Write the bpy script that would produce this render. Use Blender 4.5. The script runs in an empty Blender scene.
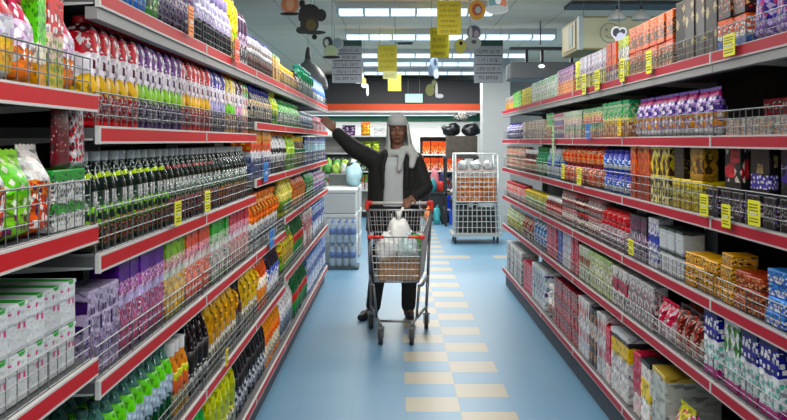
import bpy, bmesh, math, random
from mathutils import Vector, Matrix
random.seed(7)
C = bpy.context.scene.collection
PI = math.pi
F, VX, HY, CH = 960.0, 395.0, 141.0, 1.51      # focal length in px, vanishing point, camera height

def srgb(h):
    if isinstance(h, str):
        h = h.lstrip('#'); c = [int(h[i:i+2], 16)/255 for i in (0, 2, 4)]
    else: c = list(h)
    return tuple((x/12.92 if x <= .04045 else ((x+.055)/1.055)**2.4) for x in c) + (1,)

import colorsys
def ink(h):
    """printing inks are a touch more saturated than the palette they were picked from"""
    h = h.lstrip('#'); r, g, b = [int(h[i:i+2], 16)/255 for i in (0, 2, 4)]
    hh, s_, v = colorsys.rgb_to_hsv(r, g, b)
    s_ = min(1, s_*1.28) if s_ > .08 else s_
    return srgb(colorsys.hsv_to_rgb(hh, s_, v*(.97 if v > .5 else .85)))
# ------------------------------------------------------------------ materials
MATS = {}
def mat(name, col, rough=.5, metal=0, emit=0, spec=.5, noise=0, nscale=30, alpha=1, trans=0):
    if name in MATS: return MATS[name]
    m = bpy.data.materials.new(name); m.use_nodes = True; nt = m.node_tree
    b = nt.nodes['Principled BSDF']; c = srgb(col)
    b.inputs['Base Color'].default_value = c
    b.inputs['Roughness'].default_value = rough; b.inputs['Metallic'].default_value = metal
    b.inputs['Specular IOR Level'].default_value = spec
    if trans: b.inputs['Transmission Weight'].default_value = trans
    if alpha < 1: b.inputs['Alpha'].default_value = alpha
    if emit:
        b.inputs['Emission Color'].default_value = c; b.inputs['Emission Strength'].default_value = emit
    if noise:
        tc = nt.nodes.new('ShaderNodeTexCoord'); n = nt.nodes.new('ShaderNodeTexNoise')
        n.inputs['Scale'].default_value = nscale; n.inputs['Detail'].default_value = 4
        nt.links.new(tc.outputs['Object'], n.inputs['Vector'])
        r = nt.nodes.new('ShaderNodeMapRange'); r.inputs['To Min'].default_value = 1-noise; r.inputs['To Max'].default_value = 1+noise
        nt.links.new(n.outputs['Fac'], r.inputs['Value'])
        mx = nt.nodes.new('ShaderNodeVectorMath'); mx.operation = 'SCALE'
        mx.inputs[0].default_value = c[:3]; nt.links.new(r.outputs[0], mx.inputs['Scale'])
        nt.links.new(mx.outputs[0], b.inputs['Base Color'])
    MATS[name] = m; return m

def pr(bands, spots=(), rough=.38, seed=0, detail=.85):
    """printed packaging: bands = [(v, colour)] going up the pack, spots = [(colour, scale_u, scale_v, size, vmin, vmax)]"""
    key = str((bands, spots))
    if key in MATS: return MATS[key]
    m = bpy.data.materials.new('printed_pack'); m.use_nodes = True; nt = m.node_tree; N = nt.nodes; L = nt.links
    b = N['Principled BSDF']; b.inputs['Roughness'].default_value = rough; b.inputs['Specular IOR Level'].default_value = .35
    uv = N.new('ShaderNodeUVMap'); sp = N.new('ShaderNodeSeparateXYZ'); L.new(uv.outputs[0], sp.inputs[0])
    wob = N.new('ShaderNodeTexNoise'); wob.noise_dimensions = '2D'; wob.inputs['Scale'].default_value = 3; L.new(uv.outputs[0], wob.inputs['Vector'])
    ad = N.new('ShaderNodeMath'); ad.operation = 'MULTIPLY_ADD'; ad.inputs[1].default_value = .10; L.new(wob.outputs['Fac'], ad.inputs[0])
    sb = N.new('ShaderNodeMath'); sb.operation = 'SUBTRACT'; L.new(sp.outputs['Y'], sb.inputs[0]); sb.inputs[1].default_value = .05
    L.new(sb.outputs[0], ad.inputs[2])
    cr = N.new('ShaderNodeValToRGB'); cr.color_ramp.interpolation = 'CONSTANT'
    e = cr.color_ramp.elements
    e[0].position = 0; e[0].color = ink(bands[0][1]); e[1].position = .999; e[1].color = ink(bands[-1][1])
    for v, c in bands[1:]:
        q = e.new(v); q.color = ink(c)
    L.new(ad.outputs[0], cr.inputs[0]); col = cr.outputs[0]
    for i, s in enumerate(spots):
        c, su, sv, size, v0, v1 = s
        mp = N.new('ShaderNodeMapping'); mp.inputs['Scale'].default_value = (su*1.55, sv*1.4, 1); mp.inputs['Location'].default_value = (i*3.7+seed, i*1.9, 0)
        L.new(uv.outputs[0], mp.inputs[0])
        vo = N.new('ShaderNodeTexVoronoi'); vo.voronoi_dimensions = '2D'; vo.inputs['Scale'].default_value = 1
        vo.distance = ('MANHATTAN', 'CHEBYCHEV', 'EUCLIDEAN')[i % 3]
        if i % 2 == 0: size = size*1.25
        vo.inputs['Randomness'].default_value = .75
        wn = N.new('ShaderNodeTexNoise'); wn.noise_dimensions = '2D'; wn.inputs['Scale'].default_value = 1.7; L.new(mp.outputs[0], wn.inputs['Vector'])
        av = N.new('ShaderNodeVectorMath'); av.operation = 'MULTIPLY_ADD'; L.new(wn.outputs['Color'], av.inputs[0]); av.inputs[1].default_value = (.22, .22, 0); L.new(mp.outputs[0], av.inputs[2])
        L.new(av.outputs[0], vo.inputs['Vector'])
        lt = N.new('ShaderNodeMath'); lt.operation = 'LESS_THAN'; lt.inputs[1].default_value = size; L.new(vo.outputs['Distance'], lt.inputs[0])
        g = N.new('ShaderNodeMath'); g.operation = 'GREATER_THAN'; g.inputs[1].default_value = v0; L.new(sp.outputs['Y'], g.inputs[0])
        h = N.new('ShaderNodeMath'); h.operation = 'LESS_THAN'; h.inputs[1].default_value = v1; L.new(sp.outputs['Y'], h.inputs[0])
        p = N.new('ShaderNodeMath'); p.operation = 'MULTIPLY'; L.new(lt.outputs[0], p.inputs[0]); L.new(g.outputs[0], p.inputs[1])
        p2 = N.new('ShaderNodeMath'); p2.operation = 'MULTIPLY'; L.new(p.outputs[0], p2.inputs[0]); L.new(h.outputs[0], p2.inputs[1])
        mx = N.new('ShaderNodeMix'); mx.data_type = 'RGBA'; mx.inputs['B'].default_value = ink(c)
        L.new(p2.outputs[0], mx.inputs['Factor']); L.new(col, mx.inputs['A']); col = mx.outputs['Result']
    mp = N.new('ShaderNodeMapping'); mp.inputs['Scale'].default_value = (7, 19, 1); L.new(uv.outputs[0], mp.inputs[0])
    vo = N.new('ShaderNodeTexVoronoi'); vo.voronoi_dimensions = '2D'; vo.distance = 'CHEBYCHEV'; vo.inputs['Scale'].default_value = 1; L.new(mp.outputs[0], vo.inputs['Vector'])
    sx = N.new('ShaderNodeSeparateColor'); L.new(vo.outputs['Color'], sx.inputs[0])
    cr2 = N.new('ShaderNodeValToRGB'); cr2.color_ramp.interpolation = 'CONSTANT'; e2 = cr2.color_ramp.elements
    e2[0].color = (.34, .32, .36, 1); e2[1].position = .15; e2[1].color = (.7, .7, .7, 1)
    q = e2.new(.34); q.color = (1, 1, 1, 1); q = e2.new(.90); q.color = (1.35, 1.35, 1.35, 1)
    L.new(sx.outputs[0], cr2.inputs[0])
    ml = N.new('ShaderNodeMix'); ml.data_type = 'RGBA'; ml.blend_type = 'MULTIPLY'; ml.inputs['Factor'].default_value = detail
    L.new(col, ml.inputs['A']); L.new(cr2.outputs[0], ml.inputs['B']); col = ml.outputs['Result']
    oi = N.new('ShaderNodeObjectInfo'); rg = N.new('ShaderNodeMapRange'); rg.inputs['To Min'].default_value = .80; rg.inputs['To Max'].default_value = 1.08
    L.new(oi.outputs['Random'], rg.inputs['Value']); vm = N.new('ShaderNodeVectorMath'); vm.operation = 'SCALE'; L.new(col, vm.inputs[0]); L.new(rg.outputs[0], vm.inputs['Scale'])
    L.new(vm.outputs[0], b.inputs['Base Color'])
    MATS[key] = m; return m

# ------------------------------------------------------------------ mesh builder
class MB:
    def __init__(s): s.v = []; s.f = []; s.m = []; s.uv = []; s.sm = []
    def add(s, vs, fs, mi=0, uvs=None, smooth=False):
        o = len(s.v); s.v += [tuple(v) for v in vs]
        for k, f in enumerate(fs):
            s.f.append(tuple(i+o for i in f)); s.m.append(mi); s.sm.append(smooth)
            s.uv.append(uvs[k] if uvs else [(vs[i][0]*4+vs[i][1]*4, vs[i][2]*4) for i in f])
    def box(s, x0, x1, y0, y1, z0, z1, mi=0, H=None, bev=0, base=0):
        """box with uv.v = z/H; optional chamfer of vertical+horizontal edges by using bmesh"""
        H = H or (z1-z0) or 1; w = max(x1-x0, 1e-6); d = max(y1-y0, 1e-6)
        bm = bmesh.new(); bmesh.ops.create_cube(bm, size=1)
        for v in bm.verts: v.co = Vector((x0+(v.co.x+.5)*w, y0+(v.co.y+.5)*d, z0+(v.co.z+.5)*(z1-z0)))
        if bev: bmesh.ops.bevel(bm, geom=bm.edges[:], offset=bev, segments=1, affect='EDGES')
        bm.verts.index_update(); bm.normal_update()
        vs = [v.co.copy() for v in bm.verts]; fs = []; uvs = []
        for f in bm.faces:
            fs.append([v.index for v in f.verts]); n = f.normal; u = []
            for v in f.verts:
                c = v.co; vv = (c.z-base)/H
                if abs(n.z) > .8: u.append(((c.x-x0)/w, (.995 if n.z > 0 else .005)+(0)))
                elif abs(n.y) > .5: u.append(((c.x-x0)/w, vv))
                else: u.append(((c.y-y0)/d*.7+1.3, vv))
            uvs.append(u)
        s.add(vs, fs, mi, uvs); bm.free()
    def lathe(s, prof, mi=0, n=14, cx=0, cy=0, H=1, sq=0, sx=1, sy=1, smooth=True, base=0):
        """prof [(r,z)], closed with caps when r=0"""
        vs = []; rings = []
        for r, z in prof:
            ring = []
            for k in range(n):
                a = 2*PI*k/n+PI/n; c, si = math.cos(a), math.sin(a)
                q = 1
                if sq: q = 1/((abs(c)**sq+abs(si)**sq)**(1/sq))
                ring.append(len(vs)); vs.append((cx+r*q*c*sx, cy+r*q*si*sy, z))
            rings.append(ring)
        fs = []; uvs = []
        for j in range(len(prof)-1):
            for k in range(n):
                k2 = (k+1) % n
                fs.append((rings[j][k], rings[j][k2], rings[j+1][k2], rings[j+1][k]))
                u0, u1 = k/n*3, (k+1)/n*3; v0, v1 = (prof[j][1]-base)/H, (prof[j+1][1]-base)/H
                uvs.append([(u0, v0), (u1, v0), (u1, v1), (u0, v1)])
        fs.append(tuple(reversed(rings[0]))); uvs.append([(0, (prof[0][1]-base)/H)]*n)
        fs.append(tuple(rings[-1])); uvs.append([(0, min((prof[-1][1]-base)/H, .995))]*n)
        s.add(vs, fs, mi, uvs, smooth)
    def tube(s, a, b, r, mi=0, n=6, r2=None):
        a = Vector(a); b = Vector(b); d = (b-a)
        if d.length < 1e-6: return
        r2 = r if r2 is None else r2
        z = d.normalized(); x = z.orthogonal().normalized(); y = z.cross(x)
        vs = []
        for p, rr in ((a, r), (b, r2)):
            for k in range(n):
                t = 2*PI*k/n+PI/4; vs.append(p+x*math.cos(t)*rr+y*math.sin(t)*rr)
        fs = [(k, (k+1) % n, n+(k+1) % n, n+k) for k in range(n)]+[tuple(range(n))[::-1], tuple(range(n, 2*n))]
        s.add(vs, fs, mi, None, n > 4)
    def path(s, pts, r, mi=0, n=6):
        for p, q in zip(pts, pts[1:]): s.tube(p, q, r, mi, n)
    def ell(s, c, rad, mi=0, nu=14, nv=10, R=None):
        vs = []; fs = []
        for j in range(nv+1):
            t = PI*j/nv
            for k in range(nu):
                p = 2*PI*k/nu
                v = Vector((rad[0]*math.sin(t)*math.cos(p), rad[1]*math.sin(t)*math.sin(p), rad[2]*math.cos(t)))
                if R: v = R @ v
                vs.append(Vector(c)+v)
        for j in range(nv):
            for k in range(nu):
                k2 = (k+1) % nu; fs.append((j*nu+k, (j+1)*nu+k, (j+1)*nu+k2, j*nu+k2))
        s.add(vs, fs, mi, None, True)
    def prism(s, pts, y0, y1, mi=0, mside=None):
        """polygon pts [(x,z)] extruded in y"""
        n = len(pts); vs = [(x, y0, z) for x, z in pts]+[(x, y1, z) for x, z in pts]
        s.add(vs, [tuple(range(n)), tuple(range(n, 2*n))[::-1]], mi)
        s.add(vs, [((k+1) % n, k, n+k, n+(k+1) % n) for k in range(n)], mi if mside is None else mside)
    def mesh(s, name, mats, fix=False):
        me = bpy.data.meshes.new(name); me.from_pydata([tuple(v) for v in s.v], [], s.f)
        for m in mats: me.materials.append(m)
        me.polygons.foreach_set('material_index', s.m); me.polygons.foreach_set('use_smooth', s.sm)
        ul = me.uv_layers.new(name='UVMap'); flat = [c for u in s.uv for p in u for c in p]
        ul.data.foreach_set('uv', flat)
        me.validate(); me.update()
        if fix:
            bm = bmesh.new(); bm.from_mesh(me); bmesh.ops.remove_doubles(bm, verts=bm.verts[:], dist=1e-5)
            bmesh.ops.recalc_face_normals(bm, faces=bm.faces[:]); bm.to_mesh(me); bm.free()
        return me

def link(name, me, parent=None, loc=(0, 0, 0), rotz=0):
    o = bpy.data.objects.new(name, me); C.objects.link(o); o.parent = parent
    o.location = loc; o.rotation_euler = (0, 0, rotz); return o
def obj(name, mb, mats, parent=None, loc=(0, 0, 0), rotz=0, fix=True):
    if not isinstance(mats, (list, tuple)): mats = [mats]
    return link(name, mb.mesh(name, mats, fix), parent, loc, rotz)
def tag(o, label, cat=None, group=None, kind=None):
    if label: o['label'] = label
    if cat: o['category'] = cat
    if group: o['group'] = group
    if kind: o['kind'] = kind
    return o
def thing(name, label, cat, loc=(0, 0, 0), rotz=0, group=None):
    o = bpy.data.objects.new(name, None); C.objects.link(o); o.empty_display_size = .05
    o.location = loc; o.rotation_euler = (0, 0, rotz); return tag(o, label, cat, group)
def struct(name, mb, mats, fix=True):
    o = obj(name, mb, mats, fix=fix); o['kind'] = 'structure'; return o
def at(px, py, Y): return Vector(((px-VX)/F*Y, Y, CH-(py-HY)/F*Y))
ORD = ['first', 'second', 'third', 'fourth', 'fifth', 'sixth', 'seventh', 'eighth', 'ninth', 'tenth', 'eleventh', 'twelfth', 'thirteenth', 'fourteenth', 'fifteenth', 'sixteenth', 'seventeenth', 'eighteenth', 'nineteenth', 'twentieth', 'twenty-first', 'twenty-second', 'twenty-third', 'twenty-fourth', 'twenty-fifth', 'twenty-sixth', 'twenty-seventh', 'twenty-eighth', 'twenty-ninth', 'thirtieth']+['%dth' % i for i in range(31, 60)]

# common materials
steel = mat('shelf_steel', '#a9adaa', .4, .3, noise=.06)
chrome = mat('chrome_wire', '#757978', .45, .5)
lipgrey = mat('lip_grey', '#8d8d8b', .5)
shade_panel = mat('back_panel_painted_shade', '#1d1d1f', .7)  # light grey panel coloured near-black; shade behind the goods is in the colour
under = mat('tray_grey', '#5f6062', .55, .2)
plate = mat('pale_plate', '#c6c8c4', .5)
black = mat('black_plastic', '#121213', .45)
white = mat('white_paint', '#e6e8e6', .5)
rubber = mat('grey_rubber', '#3a3b3d', .8)
def rail_mat(name, red, edge):
    m = bpy.data.materials.new(name); m.use_nodes = True; nt = m.node_tree; N = nt.nodes; L = nt.links
    b = N['Principled BSDF']; b.inputs['Roughness'].default_value = .5; b.inputs['Specular IOR Level'].default_value = .2
    uv = N.new('ShaderNodeUVMap'); sp = N.new('ShaderNodeSeparateXYZ'); L.new(uv.outputs[0], sp.inputs[0])
    cr = N.new('ShaderNodeValToRGB'); cr.color_ramp.interpolation = 'CONSTANT'; e = cr.color_ramp.elements
    e[0].color = srgb(edge); e[1].position = .14; e[1].color = srgb(red); q = e.new(.88); q.color = srgb(edge)
    L.new(sp.outputs['Y'], cr.inputs[0]); L.new(cr.outputs[0], b.inputs['Base Color']); return m
railL = rail_mat('red_price_rail', '#bb0d18', '#c4bfbb')
railR = rail_mat('crimson_price_rail', '#a8122b', '#b8adad')

# ------------------------------------------------------------------ camera, world, render view
cam = bpy.data.objects.new('camera', bpy.data.cameras.new('camera')); C.objects.link(cam)
cam.location = (0, 0, CH); cam.rotation_euler = (PI/2, 0, 0)
cam.data.sensor_width = 36; cam.data.lens = F/787*36
cam.data.shift_y = -(210-HY)/787; cam.data.shift_x = -(VX-393.5)/787
cam.data.clip_end = 100; bpy.context.scene.camera = cam
vs = bpy.context.scene.view_settings
vs.view_transform = 'Standard'; vs.look = 'None'; vs.gamma = 1; vs.exposure = -.3; vs.use_curve_mapping = False
w = bpy.data.worlds.new('world'); bpy.context.scene.world = w; w.use_nodes = True
w.node_tree.nodes['Background'].inputs[0].default_value = (1, .99, .96, 1)
w.node_tree.nodes['Background'].inputs[1].default_value = .75

# ------------------------------------------------------------------ room
CEIL = 2.9
m = bpy.data.materials.new('blue_vinyl_floor'); m.use_nodes = True; nt = m.node_tree; N = nt.nodes; L = nt.links
b = N['Principled BSDF']; b.inputs['Roughness'].default_value = .38
tc = N.new('ShaderNodeTexCoord'); sp = N.new('ShaderNodeSeparateXYZ'); L.new(tc.outputs['Object'], sp.inputs[0])
def M(op, a, bb=None, c=None):
    n = N.new('ShaderNodeMath'); n.operation = op
    for i, q in enumerate((a, bb, c)):
        if q is None: continue
        if isinstance(q, (int, float)): n.inputs[i].default_value = q
        else: L.new(q, n.inputs[i])
    return n.outputs[0]
T = .305
def tile(x0, par):
    inx = M('MULTIPLY', M('GREATER_THAN', sp.outputs['X'], x0), M('LESS_THAN', sp.outputs['X'], x0+T+.004))
    r = M('MODULO', M('FLOOR', M('DIVIDE', M('ADD', sp.outputs['Y'], -5.66+T*40), T)), 2)
    return M('MULTIPLY', inx, M('LESS_THAN', M('ABSOLUTE', M('SUBTRACT', r, par)), .5))
cross = M('MULTIPLY', M('MULTIPLY', M('GREATER_THAN', sp.outputs['Y'], 12.35), M('LESS_THAN', sp.outputs['Y'], 12.66)), M('GREATER_THAN', sp.outputs['X'], .67))
cx = M('LESS_THAN', M('MODULO', M('FLOOR', M('DIVIDE', M('ADD', sp.outputs['X'], 30.5-.06), T)), 2), .5)
beige = M('MAXIMUM', M('MAXIMUM', tile(.06, 1), tile(.365, 0)), M('MULTIPLY', cross, cx))
gx = M('LESS_THAN', M('MODULO', M('ADD', sp.outputs['X'], 30.5-.06), T), .004)
gy = M('LESS_THAN', M('MODULO', M('ADD', sp.outputs['Y'], -5.66+T*40), T), .004)
grid = M('MAXIMUM', gx, gy)
no = N.new('ShaderNodeTexNoise'); no.inputs['Scale'].default_value = 1.1; no.inputs['Detail'].default_value = 6; L.new(tc.outputs['Object'], no.inputs['Vector'])
mr = N.new('ShaderNodeMapRange'); mr.inputs['To Min'].default_value = .86; mr.inputs['To Max'].default_value = 1.12; L.new(no.outputs['Fac'], mr.inputs['Value'])
mx = N.new('ShaderNodeMix'); mx.data_type = 'RGBA'; mx.inputs['A'].default_value = srgb('#5f8aa6'); mx.inputs['B'].default_value = srgb('#a09a86'); L.new(beige, mx.inputs['Factor'])
sc = N.new('ShaderNodeVectorMath'); sc.operation = 'SCALE'; L.new(mx.outputs['Result'], sc.inputs[0])
L.new(M('MULTIPLY', mr.outputs[0], M('SUBTRACT', 1, M('MULTIPLY', grid, .14))), sc.inputs['Scale']); L.new(sc.outputs[0], b.inputs['Base Color'])
floor_m = m
XL, XR, YB, YF = -6.5, 6.5, 21.2, -3.5
q = MB(); q.box(XL, XR, YF, YB, -.1, 0); struct('floor', q, floor_m)
m = bpy.data.materials.new('ceiling_panels'); m.use_nodes = True; nt = m.node_tree; N = nt.nodes; L = nt.links
b = N['Principled BSDF']; b.inputs['Roughness'].default_value = .8
tc = N.new('ShaderNodeTexCoord'); bk = N.new('ShaderNodeTexBrick'); bk.offset = 0
bk.inputs['Color1'].default_value = srgb('#f3e2ca'); bk.inputs['Color2'].default_value = srgb('#eedcc4'); bk.inputs['Mortar'].default_value = srgb('#d4c6ae')
bk.inputs['Scale'].default_value = 1; bk.inputs['Brick Width'].default_value = .6; bk.inputs['Row Height'].default_value = .6; bk.inputs['Mortar Size'].default_value = .012
L.new(tc.outputs['Object'], bk.inputs['Vector']); L.new(bk.outputs[0], b.inputs['Base Color'])
q = MB(); q.box(XL, XR, YF, YB, CEIL, CEIL+.1); struct('ceiling', q, m)
wallm = mat('wall_grey_paint', '#bfc0bf', .8, noise=.05, nscale=3)
q = MB(); q.box(XL-.15, XL, YF, YB, 0, CEIL); struct('wall_left', q, wallm)
q = MB(); q.box(XR, XR+.15, YF, YB, 0, CEIL); struct('wall_right', q, wallm)
q = MB(); q.box(XL, XR, YB, YB+.15, 0, CEIL); struct('wall_back', q, wallm)

# ------------------------------------------------------------------ ceiling light fixtures
tube_m = mat('fluorescent_diffuser', '#cfe6f6', emit=1.7)
def fixture(Y, x0, x1, label, power, group='fluorescent batten rows under the ceiling'):
    t = thing('ceiling_light', label, 'ceiling light', ((x0+x1)/2, Y, CEIL), 0, group)
    h = (x1-x0)/2
    q = MB(); q.box(-h, h, -.13, .13, -.035, 0); q.box(-h, h, -.14, -.128, -.075, -.03); q.box(-h, h, .128, .14, -.075, -.03)
    obj('housing', q, mat('fixture_white', '#cfd5da', .4), t)
    q = MB(); q.box(-h+.01, h-.01, -.12, .12, -.118, -.035, bev=.01); obj('diffuser', q, tube_m, t)
    n = max(1, round((x1-x0)/.28))
    for i in range(n+1):
        x = -h+.01+(2*h-.02)*i/n; q = MB(); q.box(x-.010, x+.010, -.124, .124, -.121, -.03); obj('louvre_blade', q, mat('holder_grey', '#b4c0c8', .5), t)
    if power:
        l = bpy.data.lights.new('lamp', 'AREA'); l.shape = 'RECTANGLE'; l.size = x1-x0; l.size_y = .22; l.energy = power; l.color = (1, .985, .95)
        o = bpy.data.objects.new('lamp', l); C.objects.link(o); o.parent = t; o.location = (0, 0, -.125)
names = {9.67: 'nearest', 12.0: 'second nearest', 14.6: 'third nearest', 16.2: 'fourth nearest', 18.4: 'farthest'}
for Y, a, b_ in ((9.67, -.58, 1.0), (12.0, -.62, 2.0), (14.6, -.55, 2.0), (16.2, -.55, 1.6), (18.4, -.6, 1.8)):
    fixture(Y, a, b_, 'white fluorescent batten light across the ceiling, %s visible row' % names[Y], 95 if Y > 16 else 95)
for Y, nm in ((-.8, 'behind the viewpoint'), (1.6, 'above the viewpoint'), (4.2, 'above the near shelves'), (6.2, 'above the middle shelves')):
    fixture(Y, -1.2, 1.9, 'long fluorescent batten light on the ceiling %s' % nm, 70)
for X, s in ((-3.6, 'left'), (4.0, 'right')):
    for Y, nm in ((6, 'nearer'), (13, 'farther')):
        fixture(Y, X-1.2, X+1.2, 'fluorescent batten light over the neighbouring %s aisle, %s one' % (s, nm), 90)

# ------------------------------------------------------------------ shelving units
FX = {'L': -.73, 'R': 1.134}; DIR = {'L': -1, 'R': 1}; DEP = .46
def level_heights(side, k):
    """k = bay number from the near end; tops of the shelves from the top one down"""
    if side == 'R': return [1.825, 1.527, 1.235, .943, .65, .19]
    if k == 0: return [2.09, 1.622, 1.304, .98, .60, .17]
    if k <= 2: return [1.88, 1.545, 1.228, .918, .555, .17]
    if k == 3: return [1.88, 1.61, 1.307, .918, .555, .17]
    return [1.88, 1.61, 1.307, 1.0, .61, .17]
BAY = 1.333
Z0 = {'L': 2.35-BAY, 'R': 3.43-BAY}; NB = {'L': 7, 'R': 6}
def bay_of(side, z): return max(0, min(NB[side]-1, int((z-Z0[side])//BAY)))
def shelf_z(side, lv, z): return level_heights(side, bay_of(side, z))[lv]
gcache = {}
def guard_mesh(L_, h, fine):
    k = (round(L_, 3), h, fine)
    if k not in gcache:
        q = MB(); nh = 3
        for i in range(nh+1): q.tube((0, .01, h*i/nh+.002), (0, L_-.01, h*i/nh+.002), .0016 if i < nh else .0024, n=4)
        n = int(L_/(.055 if fine else .075))
        for i in range(n+1):
            y = .01+(L_-.02)*i/n; q.tube((0, y, 0), (0, y, h), .0013 if i % 6 else .0024, n=4)
        gcache[k] = q.mesh('wire_guard', [chrome])
    return gcache[k]
for side in 'LR':
    d = DIR[side]; fx = FX[side]; sn = {'L': 'left', 'R': 'right'}[side]
    for k in range(NB[side]):
        y0 = Z0[side]+k*BAY
        t = thing('shelving_unit', 'grey steel shelving bay with red price rails, %s side, %s from near end' % (sn, ORD[k]), 'shelf', (fx, y0, 0), 0, '%s row of red-railed shelving bays' % sn)
        q = MB(); x = sorted((d*DEP, d*(DEP+.02))); q.box(x[0], x[1], .02, BAY-.02, .05, 2.03 if side == 'L' else 1.95); obj('back_panel', q, shade_panel, t)
        for yy in ([0, BAY-.03] if k == NB[side]-1 else [0]):
            q = MB(); x = sorted((d*(DEP-.05), d*(DEP+.03))); q.box(x[0], x[1], yy-.0, yy+.03, 0, 2.02 if side == 'L' else 1.96); obj('upright', q, steel, t)
        q = MB(); x = sorted((d*.03, d*DEP)); q.box(x[0], x[1], .002, BAY-.002, 0, .12); obj('plinth', q, mat('plinth_dark', '#3b3d42', .6), t)
        hs = level_heights(side, k)
        for i, h in enumerate(hs):
            q = MB(); x = sorted((d*.004, d*DEP)); q.box(x[0], x[1], .003, BAY-.003, h-.028, h-.024 if False else h-.002)
            for yy in (.004, BAY-.02):                                   # folded side flange / bracket
                a, c = d*.01, d*DEP
                q.add([(a, yy, h-.033), (c, yy, h-.060), (c, yy, h-.01), (a, yy, h-.01), (a, yy+.004, h-.033), (c, yy+.004, h-.060), (c, yy+.004, h-.01), (a, yy+.004, h-.01)],
                      [(0, 1, 2, 3), (7, 6, 5, 4), (0, 4, 5, 1), (1, 5, 6, 2), (2, 6, 7, 3), (3, 7, 4, 0)], 1)
            if i == 0: x = sorted((0, d*.03)); q.box(x[0], x[1], .003, BAY-.003, h-.07, h-.04, 2)
            sh = obj('shelf', q, [under, plate, lipgrey], t)
            q = MB(); x = sorted((d*-.006, d*.004))
            lo = h-.042 if i else h-.04
            q.box(x[0], x[1], .012, BAY-.006, lo, h+.002, 0, H=.044, base=lo)
            q.box(x[0]-.001, x[1]+.001, .001, .012, lo-.001, h+.003, 1)
            obj('price_rail', q, [railL if side == 'L' else railR, plate], sh)
            if i < 5:
                gh = .085 if i in (1,) else (.11 if i == 2 else .08)
                if not (side == 'R' and i == 0 and k > 2):
                    g = link('wire_guard', guard_mesh(BAY-.02, gh, k < 3), sh, (d*.010, .01, h))

# ------------------------------------------------------------------ products
PROF = {
 'juice': ([(.30, 0), (.47, .006), (.5, .03), (.5, .40), (.47, .44), (.47, .46), (.5, .50), (.5, .80), (.45, .86), (.30, .92), (.22, .94)], (.26, .92, 1)),
 'oil':   ([(.42, 0), (.5, .015), (.5, .60), (.46, .68), (.28, .80), (.2, .87), (.19, .93)], (.225, .90, 1)),
 'soda':  ([(.3, 0), (.44, .005), (.5, .05), (.49, .2), (.46, .3), (.5, .42), (.5, .6), (.4, .75), (.22, .87), (.15, .91), (.15, .94)], (.19, .93, 1)),
 'sauce': ([(.42, 0), (.5, .02), (.5, .55), (.42, .68), (.3, .78), (.27, .84)], (.3, .82, 1)),
 'jar':   ([(.42, 0), (.5, .03), (.5, .72), (.42, .80), (.4, .84)], (.45, .82, 1)),
 'tub':   ([(.38, 0), (.41, .02), (.48, .86)], (.51, .86, 1)),
 'jug':   ([(.42, 0), (.5, .03), (.5, .55), (.44, .70), (.27, .82), (.18, .86), (.17, .92)], (.22, .90, 1)),
}
PROTO = {}
def bottle(kind, cat, prof, w, h, body, label, cap, lab=(.12, .6), d=None, sq=0, handle=False, seg=14, partnames=('body', 'label', 'cap')):
    d = d or w; parts = []; p, (cr_, c0, c1) = PROF[prof]
    sy = d/w
    q = MB(); q.lathe([(r*w, z*h) for r, z in p], n=seg, H=h, sq=sq, sy=sy)
    if handle:
        q.path([(0, -d*.30, h*.80), (0, -d*.52, h*.74), (0, -d*.56, h*.62), (0, -d*.47, h*.5)], w*.06, n=6)
    parts.append((partnames[0], q, body))
    if label:
        def rad(z):
            for (r0, z0), (r1, z1) in zip(p, p[1:]):
                if z0 <= z <= z1 and z1 > z0: return r0+(r1-r0)*(z-z0)/(z1-z0)
            return .5
        zs = sorted(set([lab[0], lab[1]]+[z for r, z in p if lab[0] < z < lab[1]]))
        q = MB(); q.lathe([((rad(z)*w+.0012), z*h) for z in zs], n=seg, H=h, sq=sq, sy=sy)
        parts.append((partnames[1], q, label))
    if cap:
        q = MB(); r = cr_*w; q.lathe([(r*.96, c0*h), (r, (c0+.01)*h), (r, (c1-.01)*h), (r*.9, c1*h)], n=seg, H=h, sq=sq if cr_ > .4 else 0, sy=sy if cr_ > .4 else 1)
        parts.append((partnames[2], q, cap))
    return dict(kind=kind, cat=cat, w=w, d=d, h=h, parts=parts)
def carton(kind, cat, w, h, d, body, panel=None, top=None, capm=None):
    parts = []; q = MB()
    q.box(-w/2, w/2, -d/2, d/2, 0, h, H=h, bev=min(.003, w*.04)); parts.append(('box_body', q, body))
    if panel:
        q = MB(); q.box(-w*.42, w*.42, -d/2-.0012, -d/2+.001, h*.10, h*.72, H=h); parts.append(('front_label', q, panel))
    if top:
        q = MB(); q.box(-w*.5-.001, w*.5+.001, -d/2-.001, d/2+.001, h*.93, h+.001, H=h); parts.append(('lid', q, top))
    if capm:
        q = MB(); q.lathe([(.014, h), (.014, h+.014), (.012, h+.016)], n=12, H=h, cy=-d*.15); parts.append(('cap', q, capm))
    return dict(kind=kind, cat=cat, w=w, d=d, h=h+(.016 if capm else 0), parts=parts)
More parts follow.
